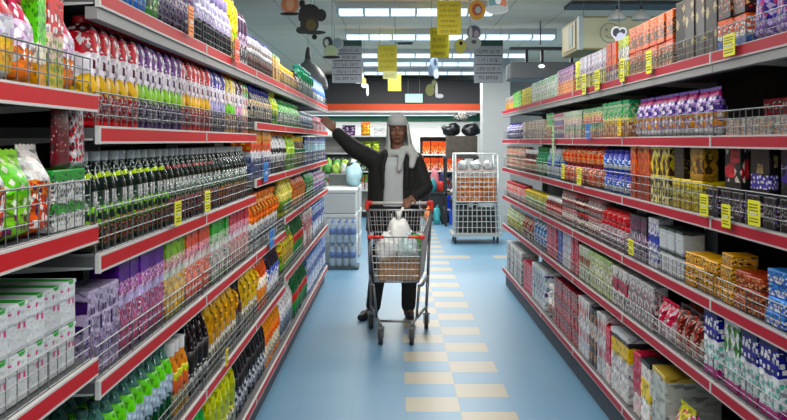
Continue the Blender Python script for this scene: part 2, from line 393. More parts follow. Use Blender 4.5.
def bag(kind, cat, w, h, d, body, seal=None):
    q = MB(); nu, nv = 8, 9; vsx = []; 
    def P(u, v, s):
        e = (max(0, 1-abs(2*u-1)**2.6))**.6
        tv = min(1, (v/.12))**.5*min(1, ((1-v)/.35))**.75 if v < 1 else 0
        wv = 1-.05*math.sin(PI*v)
        return ((u-.5)*w*wv, s*d/2*e*tv*(1+.1*math.sin(7*u+5*v)), v*h*.94)
    for s in (-1, 1):
        o = [P(i/nu, j/nv, s) for j in range(nv+1) for i in range(nu+1)]
        fs = []; uvs = []
        for j in range(nv):
            for i in range(nu):
                a = j*(nu+1)+i; f = (a, a+1, a+nu+2, a+nu+1); uv = [(i/nu, j/nv*.94), ((i+1)/nu, j/nv*.94), ((i+1)/nu, (j+1)/nv*.94), (i/nu, (j+1)/nv*.94)]
                if s > 0: f = f[::-1]; uv = uv[::-1]
                fs.append(f); uvs.append(uv)
        q.add(o, fs, 0, uvs, True)
    parts = [('bag_body', q, body)]
    q = MB(); n = 10; pts = []
    vs_ = []; fs = []; uvs = []
    for i in range(n+1):
        x = (i/n-.5)*w*.98; z = h-(.004 if i % 2 else 0); y = .001*math.sin(i*2)
        vs_ += [(x, y-.0012, h*.93), (x, y+.0012, h*.93), (x, y+.0012, z), (x, y-.0012, z)]
    for i in range(n):
        a = i*4; b2 = a+4
        for k in range(4):
            k2 = (k+1) % 4; fs.append((a+k, b2+k, b2+k2, a+k2)); uvs.append([(i/n, .97)]*4)
    fs += [(0, 1, 2, 3), (n*4+3, n*4+2, n*4+1, n*4)]; uvs += [[(0, .97)]*4]*2
    q.add(vs_, fs, 0, uvs); parts.append(('top_seal', q, seal or body))
    return dict(kind=kind, cat=cat, w=w, d=d*.9, h=h, parts=parts)

def finish(key):
    P = PROTO[key]
    P['meshes'] = [(n, q.mesh(P['kind']+'_'+n, [m_], True)) for n, q, m_ in P['parts']]
    allq = MB(); ms = []
    for n, q, m_ in P['parts']:
        if m_ not in ms: ms.append(m_)
        mi = ms.index(m_); o = len(allq.v); allq.v += q.v
        allq.f += [tuple(i+o for i in f) for f in q.f]; allq.m += [mi]*len(q.f); allq.uv += q.uv; allq.sm += q.sm
    P['joined'] = allq.mesh(P['kind'], ms, True)

COUNT = {}
def place(key, loc, rotz, label, group, full, tilt=0):
    P = PROTO[key]
    if 'meshes' not in P: finish(key)
    if full:
        t = bpy.data.objects.new(P['kind'], None); C.objects.link(t); t.empty_display_size = .03
        for n, me in P['meshes']:
            o = bpy.data.objects.new(n, me); C.objects.link(o); o.parent = t
    else:
        t = bpy.data.objects.new(P['kind'], P['joined']); C.objects.link(t)
    t.location = loc; t.rotation_euler = (tilt, 0, rotz)
    tag(t, label, P['cat'], group); return t
SIDE = {'L': 'left', 'R': 'right'}
LV = ['top', 'second', 'third', 'fourth', 'fifth', 'bottom']
def run(side, lv, z0, z1, key, desc, pitch=None, tiers=1, rows=1, jit=1, setback=0, tilt=0, gap=None, parts=None, base=None, near=''):
    P = PROTO[key]; pitch = pitch or P['w']+.004
    # never straddle two bays of different height
    d = DIR[side]; n = max(1, int(round((z1-z0)/pitch)))
    if n*pitch > (z1-z0)+.6*pitch: n = max(1, n-1)
    grp = '%s, %s %s shelf' % (desc, SIDE[side], LV[lv])
    zs = [z0+P['w']/2+.002+i*pitch for i in range(n)]
    for r in range(rows):
        for tr in range(tiers):
            for i, z in enumerate(zs):
                b_ = base if base is not None else shelf_z(side, lv, z)
                # keep clear of the bay joint when the shelf height changes there
                kb = bay_of(side, z)
                if side == 'L' and shelf_z(side, lv, z-P['w']/2) != shelf_z(side, lv, z+P['w']/2): continue
                lab = '%s, %s %s shelf' % (desc, SIDE[side], LV[lv])
                if n > 1: lab += ', %s from near end' % ORD[i]
                if tiers > 1: lab += ', '+({0: 'lower', tiers-1: 'upper'}.get(tr, 'middle') if tiers <= 3 else ['lowest', 'lower middle', 'upper middle', 'highest', 'topmost'][tr])
                if rows > 1: lab += (' front' if r == 0 else ' rear')
                jx = random.uniform(-.005, .003)*jit; jr = random.uniform(-.05, .05)*jit
                dd = P['d']+.006
                x = FX[side]+d*(.022+setback+dd/2+r*dd-jx)
                full = (z < 6.4 and r == 0) if parts is None else parts
                if base is None and lv > 0:
                    room = level_heights(side, kb)[lv-1]-.040-b_-.001*tiers; need = tiers*P['h']
                    sc_ = min(1, room/need)
                else: sc_ = 1
                o_ = place(key, (x, z, b_+.0005+tr*(P['h']*sc_+.0008)), (PI/2 if side == 'L' else -PI/2)+jr, lab, grp, full, tilt)
                o_.scale = (1, 1, sc_)
g_ = lambda n, c, r=.3: mat('plastic_'+n, c, r)
cap_red, cap_blue, cap_white, cap_green, cap_purple = g_('red', '#c5202c'), g_('blue', '#2a2fae'), g_('white', '#e8e8e8'), g_('green', '#2a8d46'), g_('purple', '#56307e')
cap_black, cap_orange, cap_yellow, cap_silver, cap_teal = g_('black', '#17181a'), g_('orange', '#ee7a1c'), g_('yellow', '#f0d21e'), g_('silver', '#c9ced0'), g_('teal', '#22b394')
PR = PROTO
# ---- left top shelf
PR['bluebag'] = bag('refill_bag', 'bag', .16, .20, .10, pr([(0, '#1f8ae0'), (.8, '#2f6fd8')], [('#8fd0f5', 4, 6, .3, .2, .8)]), g_('sky', '#3b9cf0'))
PR['greenpouch'] = bag('refill_bag', 'bag', .12, .20, .08, pr([(0, '#4e9c3a'), (.5, '#8ccf4a')], [('#e8f0d0', 5, 7, .3, .2, .8)]))
PR['darkjar'] = bottle('cordial_bottle', 'bottle', 'sauce', .085, .27, pr([(0, '#3c3550'), (.5, '#7a6a98'), (.8, '#4a4a5c')]), pr([(0, '#b8aecb'), (.35, '#d9d3e2'), (.5, '#5e4b80')], [('#6a3a70', 6, 12, .32, .1, .6)]), cap_purple)
PR['lavpack'] = bottle('detergent_bottle', 'bottle', 'sauce', .092, .27, pr([(0, '#45484f'), (.36, '#a9a3bf'), (.7, '#c9c3da')]), pr([(0, '#4b4d55'), (.38, '#bcb4d4')], [('#2b2c33', 7, 14, .3, .1, .36), ('#efeaf5', 6, 10, .3, .4, .7)]), g_('lilac', '#8e7fb4'))
PR['yellowtall'] = bottle('syrup_bottle', 'bottle', 'juice', .085, .30, pr([(0, '#d9c21e'), (.6, '#f1e02a')]), pr([(0, '#e9d72a'), (.3, '#a9cf30'), (.5, '#f4e83a')], [('#e87a1c', 5, 9, .3, .1, .5)]), cap_yellow)
PR['plumtall'] = bottle('syrup_bottle', 'bottle', 'juice', .085, .27, pr([(0, '#d8cfdc'), (.6, '#5b2a5e'), (.85, '#e4dce6')]), pr([(0, '#e8e0e8'), (.4, '#d8c4dc')], [('#7a2a68', 5, 9, .35, .1, .6)]), g_('plum', '#6a2458'))
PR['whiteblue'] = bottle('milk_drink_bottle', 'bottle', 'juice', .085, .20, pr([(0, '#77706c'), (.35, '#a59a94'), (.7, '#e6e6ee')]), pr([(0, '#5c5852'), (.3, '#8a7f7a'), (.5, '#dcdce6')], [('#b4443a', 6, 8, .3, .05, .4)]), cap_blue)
PR['yelbox'] = carton('food_box', 'box', .10, .17, .08, pr([(0, '#e0a020'), (.5, '#f0cb2a')], [('#b85a18', 4, 6, .3, .1, .8)]), pr([(0, '#f3d64a')], [('#d86a18', 5, 8, .35, 0, 1)]), g_('lime', '#4fb24a'))
PR['amberbox'] = bottle('sauce_bottle', 'bottle', 'sauce', .09, .15, pr([(0, '#d07a1c'), (.5, '#e8a52c')]), pr([(0, '#e9b73a'), (.5, '#8a4a1c')], [('#f4e6b0', 4, 7, .3, .1, .8)]), cap_yellow)
PR['redblack'] = bottle('sauce_bottle', 'bottle', 'sauce', .09, .17, pr([(0, '#8a2a1e'), (.5, '#5a1a18')]), pr([(0, '#c8b48a'), (.5, '#a8302a')]), cap_black)
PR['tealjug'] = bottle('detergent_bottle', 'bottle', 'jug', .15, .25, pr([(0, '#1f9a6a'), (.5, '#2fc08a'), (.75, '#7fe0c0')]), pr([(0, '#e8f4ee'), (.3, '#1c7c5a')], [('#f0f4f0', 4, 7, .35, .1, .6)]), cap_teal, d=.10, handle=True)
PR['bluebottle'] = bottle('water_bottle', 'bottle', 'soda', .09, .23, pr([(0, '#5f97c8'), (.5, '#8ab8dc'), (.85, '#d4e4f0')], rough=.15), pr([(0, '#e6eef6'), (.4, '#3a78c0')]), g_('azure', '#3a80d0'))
run('L', 0, 2.62, 2.96, 'bluebag', 'bright blue refill bag')
run('L', 0, 2.97, 3.10, 'greenpouch', 'green refill pouch')
run('L', 0, 3.11, 3.66, 'darkjar', 'dark purple cordial bottle with pale label')
run('L', 0, 3.70, 4.45, 'lavpack', 'lavender bottle with charcoal base')
run('L', 0, 4.47, 4.66, 'yellowtall', 'tall yellow syrup bottle')
run('L', 0, 4.67, 4.95, 'plumtall', 'plum and white syrup bottle')
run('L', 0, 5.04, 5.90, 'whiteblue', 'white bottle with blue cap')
run('L', 0, 5.92, 6.32, 'yelbox', 'yellow food box with green lid')
run('L', 0, 6.40, 7.35, 'amberbox', 'amber sauce bottle with yellow cap')
run('L', 0, 7.37, 7.66, 'redblack', 'dark red sauce bottle')
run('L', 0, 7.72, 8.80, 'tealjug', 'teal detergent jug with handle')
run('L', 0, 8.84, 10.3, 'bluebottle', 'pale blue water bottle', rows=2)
# ---- left second shelf
def fruit(key, top, mid, low, cap, dk, name='juice_bottle', w=.083, h=.283):
    PR[key] = bottle(name, 'bottle', 'juice', w, h, pr([(0, low), (.30, low), (.44, '#e6dfe6'), (.68, dk), (.72, top), (.86, dk)], [('#f0e6ee', 2, 14, .28, .7, .92), (dk, 6, 16, .25, .05, .3)]),
        pr([(0, low), (.30, mid), (.46, '#efe6ee'), (.66, top)], [('#f6eff4', 8, 18, .33, .08, .30), (dk, 2.2, 4, .22, .36, .62), (mid, 5, 8, .35, .28, .42), ('#f4ecf0', 2.2, 6, .46, .68, .90), (low, 5, 12, .22, .72, .88)]), cap, lab=(.06, .84), sq=4)
fruit('fr_red', '#c83048', '#e8c030', '#cf2434', cap_red, '#5a1222')
fruit('fr_pur', '#7a3a8e', '#9ccf4a', '#4a2a6e', cap_red, '#3a1c5e')
fruit('fr_mango', '#d43a3c', '#f0c22a', '#c83a2a', cap_red, '#7a1c22')
fruit('fr_blue', '#4a3aa8', '#a8a4c8', '#55505e', cap_purple, '#241a6a')
fruit('fr_yel', '#e8d820', '#7cc83a', '#e0a81c', cap_red, '#c8881a')
fruit('fr_plum', '#4a1c3e', '#d8a8c8', '#7a4a5e', g_('pinkcap', '#d84a7a'), '#2a0c24')
fruit('fr_org', '#3cb04a', '#f0e4c8', '#ec7a1c', cap_green, '#c85a1c')
run('L', 1, 2.40, 2.82, 'fr_red', 'red-capped bottle with cherry label')
run('L', 1, 2.82, 3.41, 'fr_pur', 'red-capped bottle with purple grape label')
run('L', 1, 3.41, 3.92, 'fr_mango', 'red-capped bottle with yellow mango label')
run('L', 1, 3.93, 4.29, 'fr_blue', 'dark blue and lilac juice bottle')
run('L', 1, 4.31, 4.56, 'fr_yel', 'yellow and lime juice bottle')
run('L', 1, 4.58, 4.76, 'fr_plum', 'pink-capped dark plum juice bottle')
run('L', 1, 4.78, 4.99, 'fr_org', 'green-topped orange juice bottle')
PR['bluecap'] = bottle('shampoo_bottle', 'bottle', 'sauce', .09, .20, pr([(0, '#23242a'), (.4, '#4a4650')]), pr([(0, '#d8cdb4'), (.3, '#26262e'), (.45, '#c8a86a')], [('#f4f0e4', 4, 7, .35, .1, .6)]), cap_blue)
PR['limebottle'] = bottle('shampoo_bottle', 'bottle', 'sauce', .10, .24, pr([(0, '#8cc832'), (.6, '#c8e032')]), pr([(0, '#5fae34'), (.3, '#d8e85a')]), g_('limeyellow', '#c8dc2c'))
PR['greenshort'] = bottle('shampoo_bottle', 'bottle', 'sauce', .095, .18, pr([(0, '#4fae50'), (.6, '#8fd87a')]), pr([(0, '#d8ecd0'), (.35, '#3c9c4c')], [('#ffffff', 4, 7, .35, .1, .6)]), cap_green)
PR['greyjar'] = bottle('cream_jar', 'jar', 'jar', .09, .14, pr([(0, '#7c98a8'), (.5, '#b4c4cc')]), pr([(0, '#d4dce0'), (.3, '#4a6e98')]), g_('greyblue', '#9ab0bc'))
PR['pinkbox'] = carton('cosmetic_box', 'box', .08, .13, .07, pr([(0, '#c85068'), (.5, '#e8a8b4')], [('#ffffff', 4, 6, .3, .1, .8)]), pr([(0, '#f0d0d8'), (.5, '#b83050')]))
run('L', 1, 5.07, 5.92, 'bluecap', 'dark shampoo bottle with blue cap')
run('L', 1, 5.94, 6.30, 'limebottle', 'lime yellow shampoo bottle')
run('L', 1, 6.38, 7.66, 'greenshort', 'short green shampoo bottle', tiers=1)
run('L', 1, 7.72, 8.80, 'greyjar', 'grey blue cream jar')
run('L', 1, 8.85, 10.3, 'pinkbox', 'pink and white cosmetic box', tiers=1)
# ---- left third shelf
def oil(key, neck, lb, spots, cap=cap_silver, h=.255, w=.08):
    PR[key] = bottle('wine_bottle', 'bottle', 'oil', w, h, pr([(0, '#12241c'), (.70, '#16302a'), (.73, neck), (.775, '#122a22')], [('#cfe0d8', 2.3, 12, .25, .80, .9)], rough=.12),
        pr([(0, lb), (.30, '#24402e'), (.50, '#12261e')], spots+[('#8ea096', 2.6, 14, .22, .38, .56)], rough=.25), cap, lab=(.04, .60))
oil('oil_y', '#d0f01c', '#4a4f34', [('#d84a4a', 5, 11, .3, .05, .3), ('#8cc43a', 3.5, 8, .35, .25, .45), ('#b8a878', 6, 14, .2, .05, .3)])
oil('oil_r', '#8a3a34', '#5a3434', [('#d88a9a', 5, 11, .33, .05, .35), ('#a8a088', 6, 14, .2, .1, .4)])
oil('oil_b', '#343c3a', '#6a4a2a', [('#d8a050', 5, 11, .33, .05, .35), ('#c86a6a', 6, 14, .25, .05, .3)])
run('L', 2, 2.40, 3.24, 'oil_y', 'dark green bottle with lime neck band')
run('L', 2, 3.25, 4.10, 'oil_r', 'dark green bottle with rust neck band')
run('L', 2, 4.11, 5.0, 'oil_b', 'black-green bottle with amber label')
PR['orgpack'] = carton('washing_powder_box', 'box', .13, .265, .11, pr([(0, '#8c97b0'), (.46, '#dfe4ec'), (.56, '#ee5a1c'), (.78, '#f0a020')], [('#2a4a8c', 5, 9, .33, .06, .42), ('#f8c83a', 3, 7, .3, .6, .95)]), pr([(0, '#5a6a94'), (.35, '#eef0f4'), (.56, '#f06a20')], [('#1c3a7c', 5, 12, .35, .12, .42)]))
PR['bwbottle'] = bottle('bleach_bottle', 'bottle', 'jug', .11, .27, pr([(0, '#1a1c20'), (.45, '#2a2c30'), (.6, '#d8dcdc')]), pr([(0, '#1e2024'), (.3, '#e8ecec'), (.45, '#26282c')], [('#f0f0f0', 4, 8, .35, .05, .5)]), cap_orange, d=.08)
PR['limetall'] = bottle('bleach_bottle', 'bottle', 'jug', .12, .28, pr([(0, '#8ccf1c'), (.6, '#b4e03a')]), pr([(0, '#9cd82c'), (.4, '#c8ec5a')]), cap_orange, d=.08)
PR['greenbrown'] = bottle('cleaner_bottle', 'bottle', 'sauce', .09, .24, pr([(0, '#2a5a34'), (.5, '#6a4a2c')]), pr([(0, '#c8c49a'), (.4, '#2c7c4c')]), cap_yellow)
PR['tealbox'] = carton('washing_powder_box', 'box', .12, .24, .09, pr([(0, '#2c6a9c'), (.35, '#3aa0b8'), (.7, '#2a4a8c')], [('#d8ecf4', 4, 8, .33, .1, .9)]), pr([(0, '#2a508c'), (.5, '#5ac0c8')], [('#ffffff', 4, 9, .33, .1, .9)]))
run('L', 2, 5.05, 5.92, 'orgpack', 'orange and white washing powder box')
run('L', 2, 5.94, 6.32, 'bwbottle', 'black and white bleach bottle, orange cap')
run('L', 2, 6.42, 6.80, 'bwbottle', 'orange-capped black and white jug')
run('L', 2, 6.82, 7.30, 'limetall', 'tall lime green bleach bottle')
run('L', 2, 7.32, 8.08, 'greenbrown', 'green and brown cleaner bottle')
run('L', 2, 8.12, 10.3, 'tealbox', 'teal and blue washing powder box')
# ---- left fourth shelf
PR['lavbox'] = carton('perfume_box', 'box', .075, .215, .10, pr([(0, '#b8aac8'), (.5, '#c9bcd8')], [('#7a6a8c', 5, 9, .3, .1, .5), ('#4a1c6e', 2, 3, .33, .5, .95)]), pr([(0, '#a89ab8'), (.45, '#d4c8e0')], [('#5a4a6e', 5, 11, .33, .05, .7)]))
def softp(key, top, band, mid, f1, f2, low):
    PR[key] = carton('fabric_softener_carton', 'carton', .10, .285, .08, pr([(0, low), (.14, mid), (.62, band), (.74, top)], [(f1, 5, 9, .4, .08, .45), (f2, 4, 7, .33, .12, .5), ('#ffffff', 7, 12, .2, .1, .75)]),
        pr([(0, low), (.14, mid), (.60, band), (.70, top)], [(f1, 4, 7, .42, .08, .50), (f2, 5, 9, .33, .1, .5), ('#ffe8f0', 6, 16, .28, .6, .72)]))
softp('so_pur', '#6a1c9c', '#d06ac0', '#cbbfe4', '#c01c5a', '#a8286a', '#5a2a5e')
softp('so_lime', '#8cc41c', '#e0a8a0', '#cfd6c8', '#f0a01c', '#e8c82a', '#8a8a3a')
softp('so_org', '#ee5a1c', '#f08a9a', '#dcd4cc', '#f0501c', '#e8742a', '#7a5a5a')
softp('so_grn', '#3cae3a', '#a8d8a0', '#d8dcd4', '#8ab88a', '#c8a0b0', '#6a7a5a')
softp('so_pink', '#d81c4e', '#f090ac', '#dcd0d8', '#a8b898', '#d8486a', '#7a5a6a')
run('L', 3, 2.39, 2.62, 'lavbox', 'pale lilac perfume box')
run('L', 3, 2.63, 3.15, 'so_pur', 'purple-topped carton with berry print')
run('L', 3, 3.16, 3.44, 'so_lime', 'lime-topped carton with orange flowers')
run('L', 3, 3.46, 3.66, 'so_org', 'orange-topped carton with orange flowers')
run('L', 3, 3.70, 3.93, 'so_org', 'bright orange carton beyond the joint')
run('L', 3, 3.95, 4.38, 'so_grn', 'green-topped white carton')
run('L', 3, 4.40, 4.96, 'so_pink', 'pink-topped white carton')
PR['orgjug'] = bottle('softener_bottle', 'bottle', 'jug', .13, .30, pr([(0, '#cfd4d8'), (.42, '#e8e4dc'), (.55, '#f07a1c'), (.8, '#f0a82c')]), pr([(0, '#c8ccd2'), (.3, '#f0eee8'), (.50, '#f08a20')], [('#7a8494', 5, 9, .33, .05, .4)]), cap_orange, d=.09, handle=True)
PR['yeltin'] = bottle('softener_bottle', 'bottle', 'jug', .11, .25, pr([(0, '#c8d04a'), (.5, '#e8e07a')]), pr([(0, '#8ab84a'), (.4, '#f0e88a')]), cap_yellow, d=.08)
PR['orgredbag'] = bag('powder_bag', 'bag', .15, .25, .09, pr([(0, '#c8a05a'), (.3, '#e8682c'), (.6, '#d84a2a')], [('#f8c84a', 4, 7, .35, .1, .8)]), cap_orange)
PR['greenbag'] = bag('powder_bag', 'bag', .14, .26, .09, pr([(0, '#1c7c3a'), (.6, '#2a9c4c')], [('#d8f0d0', 4, 6, .25, .2, .7)]))
PR['bluewhitebag'] = bag('powder_bag', 'bag', .14, .24, .09, pr([(0, '#5a78b4'), (.4, '#c8d0e0'), (.7, '#4a4a7c')], [('#c83a5a', 3, 5, .3, .2, .8)]))
run('L', 3, 5.04, 6.32, 'orgjug', 'orange and white softener jug')
run('L', 3, 6.42, 7.12, 'yeltin', 'yellow softener bottle')
run('L', 3, 7.14, 8.12, 'orgredbag', 'orange red powder bag')
run('L', 3, 8.14, 8.84, 'greenbag', 'green powder bag')
run('L', 3, 8.86, 10.3, 'bluewhitebag', 'blue and white powder bag')
# ---- left fifth shelf
PR['soda'] = bottle('soda_bottle', 'bottle', 'soda', .087, .27, pr([(0, '#0f5a30'), (.4, '#1a7440'), (.80, '#5a8a80')], rough=.12), pr([(0, '#0f5a30'), (.38, '#a9bccb'), (.62, '#6fd81c')], [('#d8e6ee', 3, 5, .25, .3, .6)]), g_('sodacap', '#2f5a50'), lab=(.34, .80))
PR['yelsmall'] = bottle('vinegar_bottle', 'bottle', 'sauce', .07, .25, pr([(0, '#d8a84a'), (.5, '#e89a2c')]), pr([(0, '#e8e0b4'), (.3, '#e87a2c'), (.5, '#c8d03a')]), cap_white)
PR['blackb'] = bottle('cola_bottle', 'bottle', 'soda', .085, .28, pr([(0, '#0d0c0f'), (.5, '#141216')], [('#8a8a92', 2.2, 5, .12, .2, .9)], rough=.1), pr([(0, '#c8c8c4'), (.25, '#131216')], [('#e0e0dc', 3, 8, .3, .05, .3)]), cap_black)
PR['amberjug'] = bottle('oil_jug', 'bottle', 'jug', .13, .31, pr([(0, '#a9a494'), (.35, '#d09a1c'), (.7, '#e4b428')], [('#f6d878', 3, 2, .15, .4, .8)], rough=.15), pr([(0, '#9a9a8c'), (.26, '#c8c4b4')], [('#5a5a54', 5, 9, .33, .03, .36)]), cap_yellow, lab=(.04, .36), d=.10, handle=True)
PR['brownb'] = bottle('sauce_bottle', 'bottle', 'sauce', .07, .29, pr([(0, '#3a1a1c'), (.5, '#4a1c20')], rough=.15), pr([(0, '#8a8a7c'), (.4, '#5a2a2c')]), cap_black)
PR['yeljug'] = bottle('oil_jug', 'bottle', 'jug', .125, .31, pr([(0, '#b8b4a0'), (.35, '#e0b81c'), (.7, '#f0cc2c')], rough=.15), pr([(0, '#a8a898'), (.28, '#d0ccb8')], [('#5a5a54', 5, 9, .33, .03, .36)]), cap_orange, lab=(.04, .36), d=.10, handle=True)
PR['orangeb'] = bottle('soda_bottle', 'bottle', 'soda', .09, .30, pr([(0, '#e8541c'), (.6, '#f0762c')], rough=.15), pr([(0, '#f0a04a'), (.4, '#f4e8d8')]), cap_orange)
PR['blkblue'] = bottle('cola_bottle', 'bottle', 'soda', .09, .30, pr([(0, '#1c1a26'), (.6, '#2a2434')], rough=.15), pr([(0, '#dfe4ee'), (.36, '#3c58a8')], [('#ffffff', 3, 6, .33, .1, .6)]), cap_black)
run('L', 4, 2.40, 3.30, 'soda', 'green soda bottle, lime and silver label', rows=2)
run('L', 4, 3.31, 3.54, 'yelsmall', 'slim amber vinegar bottle, white cap')
run('L', 4, 3.56, 3.94, 'blackb', 'black cola bottle', rows=1)
run('L', 4, 3.95, 4.58, 'amberjug', 'amber cooking oil jug with handle')
run('L', 4, 4.60, 4.74, 'brownb', 'slim dark brown sauce bottle')
run('L', 4, 4.75, 5.0, 'yeljug', 'yellow cooking oil jug')
run('L', 4, 5.05, 5.32, 'yeljug', 'yellow oil jug past the joint')
run('L', 4, 5.34, 5.72, 'orangeb', 'orange soda bottle')
run('L', 4, 5.74, 6.32, 'blkblue', 'black bottle with blue and white label')
PR['fruitbag'] = bag('juice_pouch', 'bag', .13, .30, .09, pr([(0, '#7ab03a'), (.4, '#d8d84a'), (.7, '#5a8c2c')], [('#e85a2c', 4, 6, .3, .2, .8)]))
PR['darkgreenb'] = bottle('soda_bottle', 'bottle', 'soda', .10, .32, pr([(0, '#0f4c2c'), (.6, '#1c7040')], rough=.15), pr([(0, '#2a9c4c'), (.4, '#c83a2c')]), cap_green)
PR['redwhite'] = carton('cereal_box', 'box', .13, .30, .08, pr([(0, '#c82a34'), (.5, '#e8dcd8')], [('#c82a34', 4, 7, .3, .5, .9)]), pr([(0, '#f0e8e4'), (.5, '#b81c2c')]))
PR['bluecarton'] = carton('cereal_box', 'box', .13, .30, .08, pr([(0, '#3a5aa8'), (.5, '#7a98cc')], [('#f0f4f8', 4, 7, .33, .1, .9)]), pr([(0, '#dce4f0'), (.5, '#2a4a9c')]))
run('L', 4, 6.42, 7.10, 'fruitbag', 'green and yellow juice pouch')
run('L', 4, 7.12, 7.90, 'darkgreenb', 'dark green soda bottle, red label')
run('L', 4, 7.97, 8.78, 'redwhite', 'red and white cereal box')
run('L', 4, 8.82, 10.3, 'bluecarton', 'blue cereal box')
# ---- left bottom shelf
PR['grncap'] = bottle('soda_bottle', 'bottle', 'soda', .09, .34, pr([(0, '#1c8a3c'), (.6, '#3cb85a')], rough=.15), pr([(0, '#d8ecd8'), (.4, '#1c8a3c')]), cap_green)
PR['limejug'] = bottle('lemonade_bottle', 'bottle', 'soda', .105, .345, pr([(0, '#a8b41c'), (.6, '#d0d42a')], rough=.15), pr([(0, '#e0e4d0'), (.25, '#ccd02a')], [('#7a7a6a', 5, 9, .33, .03, .28)]), cap_yellow, lab=(.06, .30))
PR['dkgcap'] = bottle('cola_bottle', 'bottle', 'soda', .09, .33, pr([(0, '#16181c'), (.7, '#20262a')], rough=.12), pr([(0, '#b8bcc4'), (.25, '#1a1c20')], [('#e8e8f0', 4, 7, .33, .03, .4)]), g_('bottlegreen', '#1c7c40'))
PR['orglow'] = bottle('soda_bottle', 'bottle', 'soda', .10, .33, pr([(0, '#e88a1c'), (.6, '#f4a42c')], rough=.15), pr([(0, '#f0e4c8'), (.4, '#e8781c')]), cap_orange)
PR['whitelow'] = bottle('milk_bottle', 'bottle', 'jug', .12, .33, pr([(0, '#b8b8b8'), (.6, '#dcdcdc')]), pr([(0, '#9aa4b0'), (.4, '#e4e4e4')]), cap_white, d=.1)
run('L', 5, 3.42, 3.66, 'grncap', 'green soda bottle by the plinth joint', rows=2)
run('L', 5, 3.70, 3.90, 'grncap', 'green soda bottle, green cap', rows=2)
run('L', 5, 3.92, 4.58, 'limejug', 'lime yellow lemonade bottle', rows=2)
run('L', 5, 4.60, 4.99, 'dkgcap', 'dark cola bottle, green cap', rows=2)
run('L', 5, 5.05, 5.60, 'dkgcap', 'green-capped cola bottle past joint', rows=1)
run('L', 5, 5.62, 6.32, 'orglow', 'orange drink bottle', rows=1)
run('L', 5, 6.40, 7.10, 'whitelow', 'white milk bottle')
run('L', 5, 7.12, 8.30, 'darkgreenb', 'tall dark green soda bottle')
run('L', 5, 8.32, 10.3, 'bluecarton', 'large blue carton')
# ---- near left bay (its shelves sit at other heights)
PR['nb_red'] = bag('pasta_bag', 'bag', .135, .215, .10, pr([(0, '#f0e9e4'), (.10, '#f2c61c'), (.42, '#e9e6f0'), (.62, '#d01c3a'), (.9, '#e83a50')], [('#ffffff', 3, 6, .3, .64, .95), ('#c8b0d8', 3, 5, .3, .42, .62), ('#e8a01c', 4, 6, .25, .1, .4)]), cap_red)
PR['nb_tube'] = carton('tube_box', 'box', .055, .21, .05, pr([(0, '#d8a02a'), (.25, '#e8e2d0'), (.45, '#6ad01c'), (.85, '#8ae03a')], [('#3a8c1c', 4, 7, .25, .45, .9)]))
PR['nb_ko'] = carton('snack_box', 'box', .10, .205, .07, pr([(0, '#d8c04a'), (.3, '#e8d0c0'), (.60, '#e01c24')], [('#7a9c3a', 4, 7, .33, .05, .55), ('#ffffff', 3, 5, .28, .62, .9)]))
PR['nb_pink'] = bag('snack_bag', 'bag', .08, .19, .07, pr([(0, '#e08a3a'), (.4, '#e0c8e0'), (.7, '#c83a6a')], [('#ffffff', 3, 5, .3, .2, .9)]))
PR['nb_upy'] = bag('snack_bag', 'bag', .12, .17, .08, pr([(0, '#f4d41c'), (.6, '#f0c028')], [('#e88a1c', 3, 5, .25, .1, .9)]), cap_yellow)
PR['nb_upo'] = carton('snack_box', 'box', .12, .165, .06, pr([(0, '#e8e0d8'), (.12, '#d8741c'), (.7, '#e8a040')], [('#a83a1c', 3, 6, .3, .1, .9)]))
PR['nb_upg'] = bag('snack_bag', 'bag', .10, .17, .07, pr([(0, '#e0d8d8'), (.35, '#7ab878'), (.6, '#e8dce0')], [('#c87a90', 3, 6, .3, .1, .9)]))
B0 = 1.622
def nrun(items, base, extra=''):
    for key, z, desc, tier_z in items:
        P = PR[key]; x = FX['L']-(.022+P['d']/2+.004)
        place(key, (x, z, base+.0005+tier_z), PI/2+random.uniform(-.05, .05), desc, 'goods in the near left bay', True)
nrun([('nb_red', 1.72, 'red-topped yellow pasta bag, near left upper shelf, nearest', 0), ('nb_red', 1.865, 'red-topped yellow pasta bag, near left upper shelf, second', 0),
      ('nb_pink', 1.98, 'pink and white snack bag beside the pasta bags, near left bay', 0), ('nb_tube', 2.055, 'bright green slim box on the near left upper shelf', 0),
      ('nb_ko', 2.14, 'red-topped snack box beside green slim box, near left bay', 0), ('nb_pink', 2.238, 'pink snack bag beyond the red-topped box, near left bay', 0),
      ('nb_upy', 1.72, 'bright yellow snack bag stacked on top, near left bay', .216), ('nb_upo', 1.87, 'orange brown snack box stacked on pasta bag, near left bay', .216),
      ('nb_upg', 2.0, 'pale green snack bag stacked on pink bag, near left bay', .211), ('nb_upo', 2.135, 'orange snack box stacked on red-topped box, near left bay', .206)], B0)
PR['nc_or'] = bag('candy_bag', 'bag', .12, .20, .09, pr([(0, '#e8742c'), (.4, '#f0a04a'), (.6, '#f4ece4')], [('#5a2a5e', 4, 6, .3, .1, .6), ('#ffffff', 3, 5, .3, .1, .95), ('#e04a1c', 5, 7, .25, .1, .6)]))
PR['nc_gr'] = bag('candy_bag', 'bag', .13, .19, .09, pr([(0, '#8ac43a'), (.5, '#7cd42c'), (.8, '#a8e45a')], [('#f0f4e0', 3, 5, .25, .3, .9), ('#7a3a6a', 4, 6, .3, .0, .3)]))
PR['nc_box'] = carton('tissue_box', 'box', .11, .14, .09, pr([(0, '#dfe4e0'), (.3, '#4aa84a'), (.45, '#e4e8e4'), (.8, '#3a9c4a')], [('#5a6a5e', 5, 8, .3, .1, .9)]))
PR['nc_dred'] = bag('hanging_pack', 'bag', .12, .16, .02, pr([(0, '#7a1024'), (.8, '#8a1428')], [('#d8c0c0', 5, 6, .12, .2, .8)]))
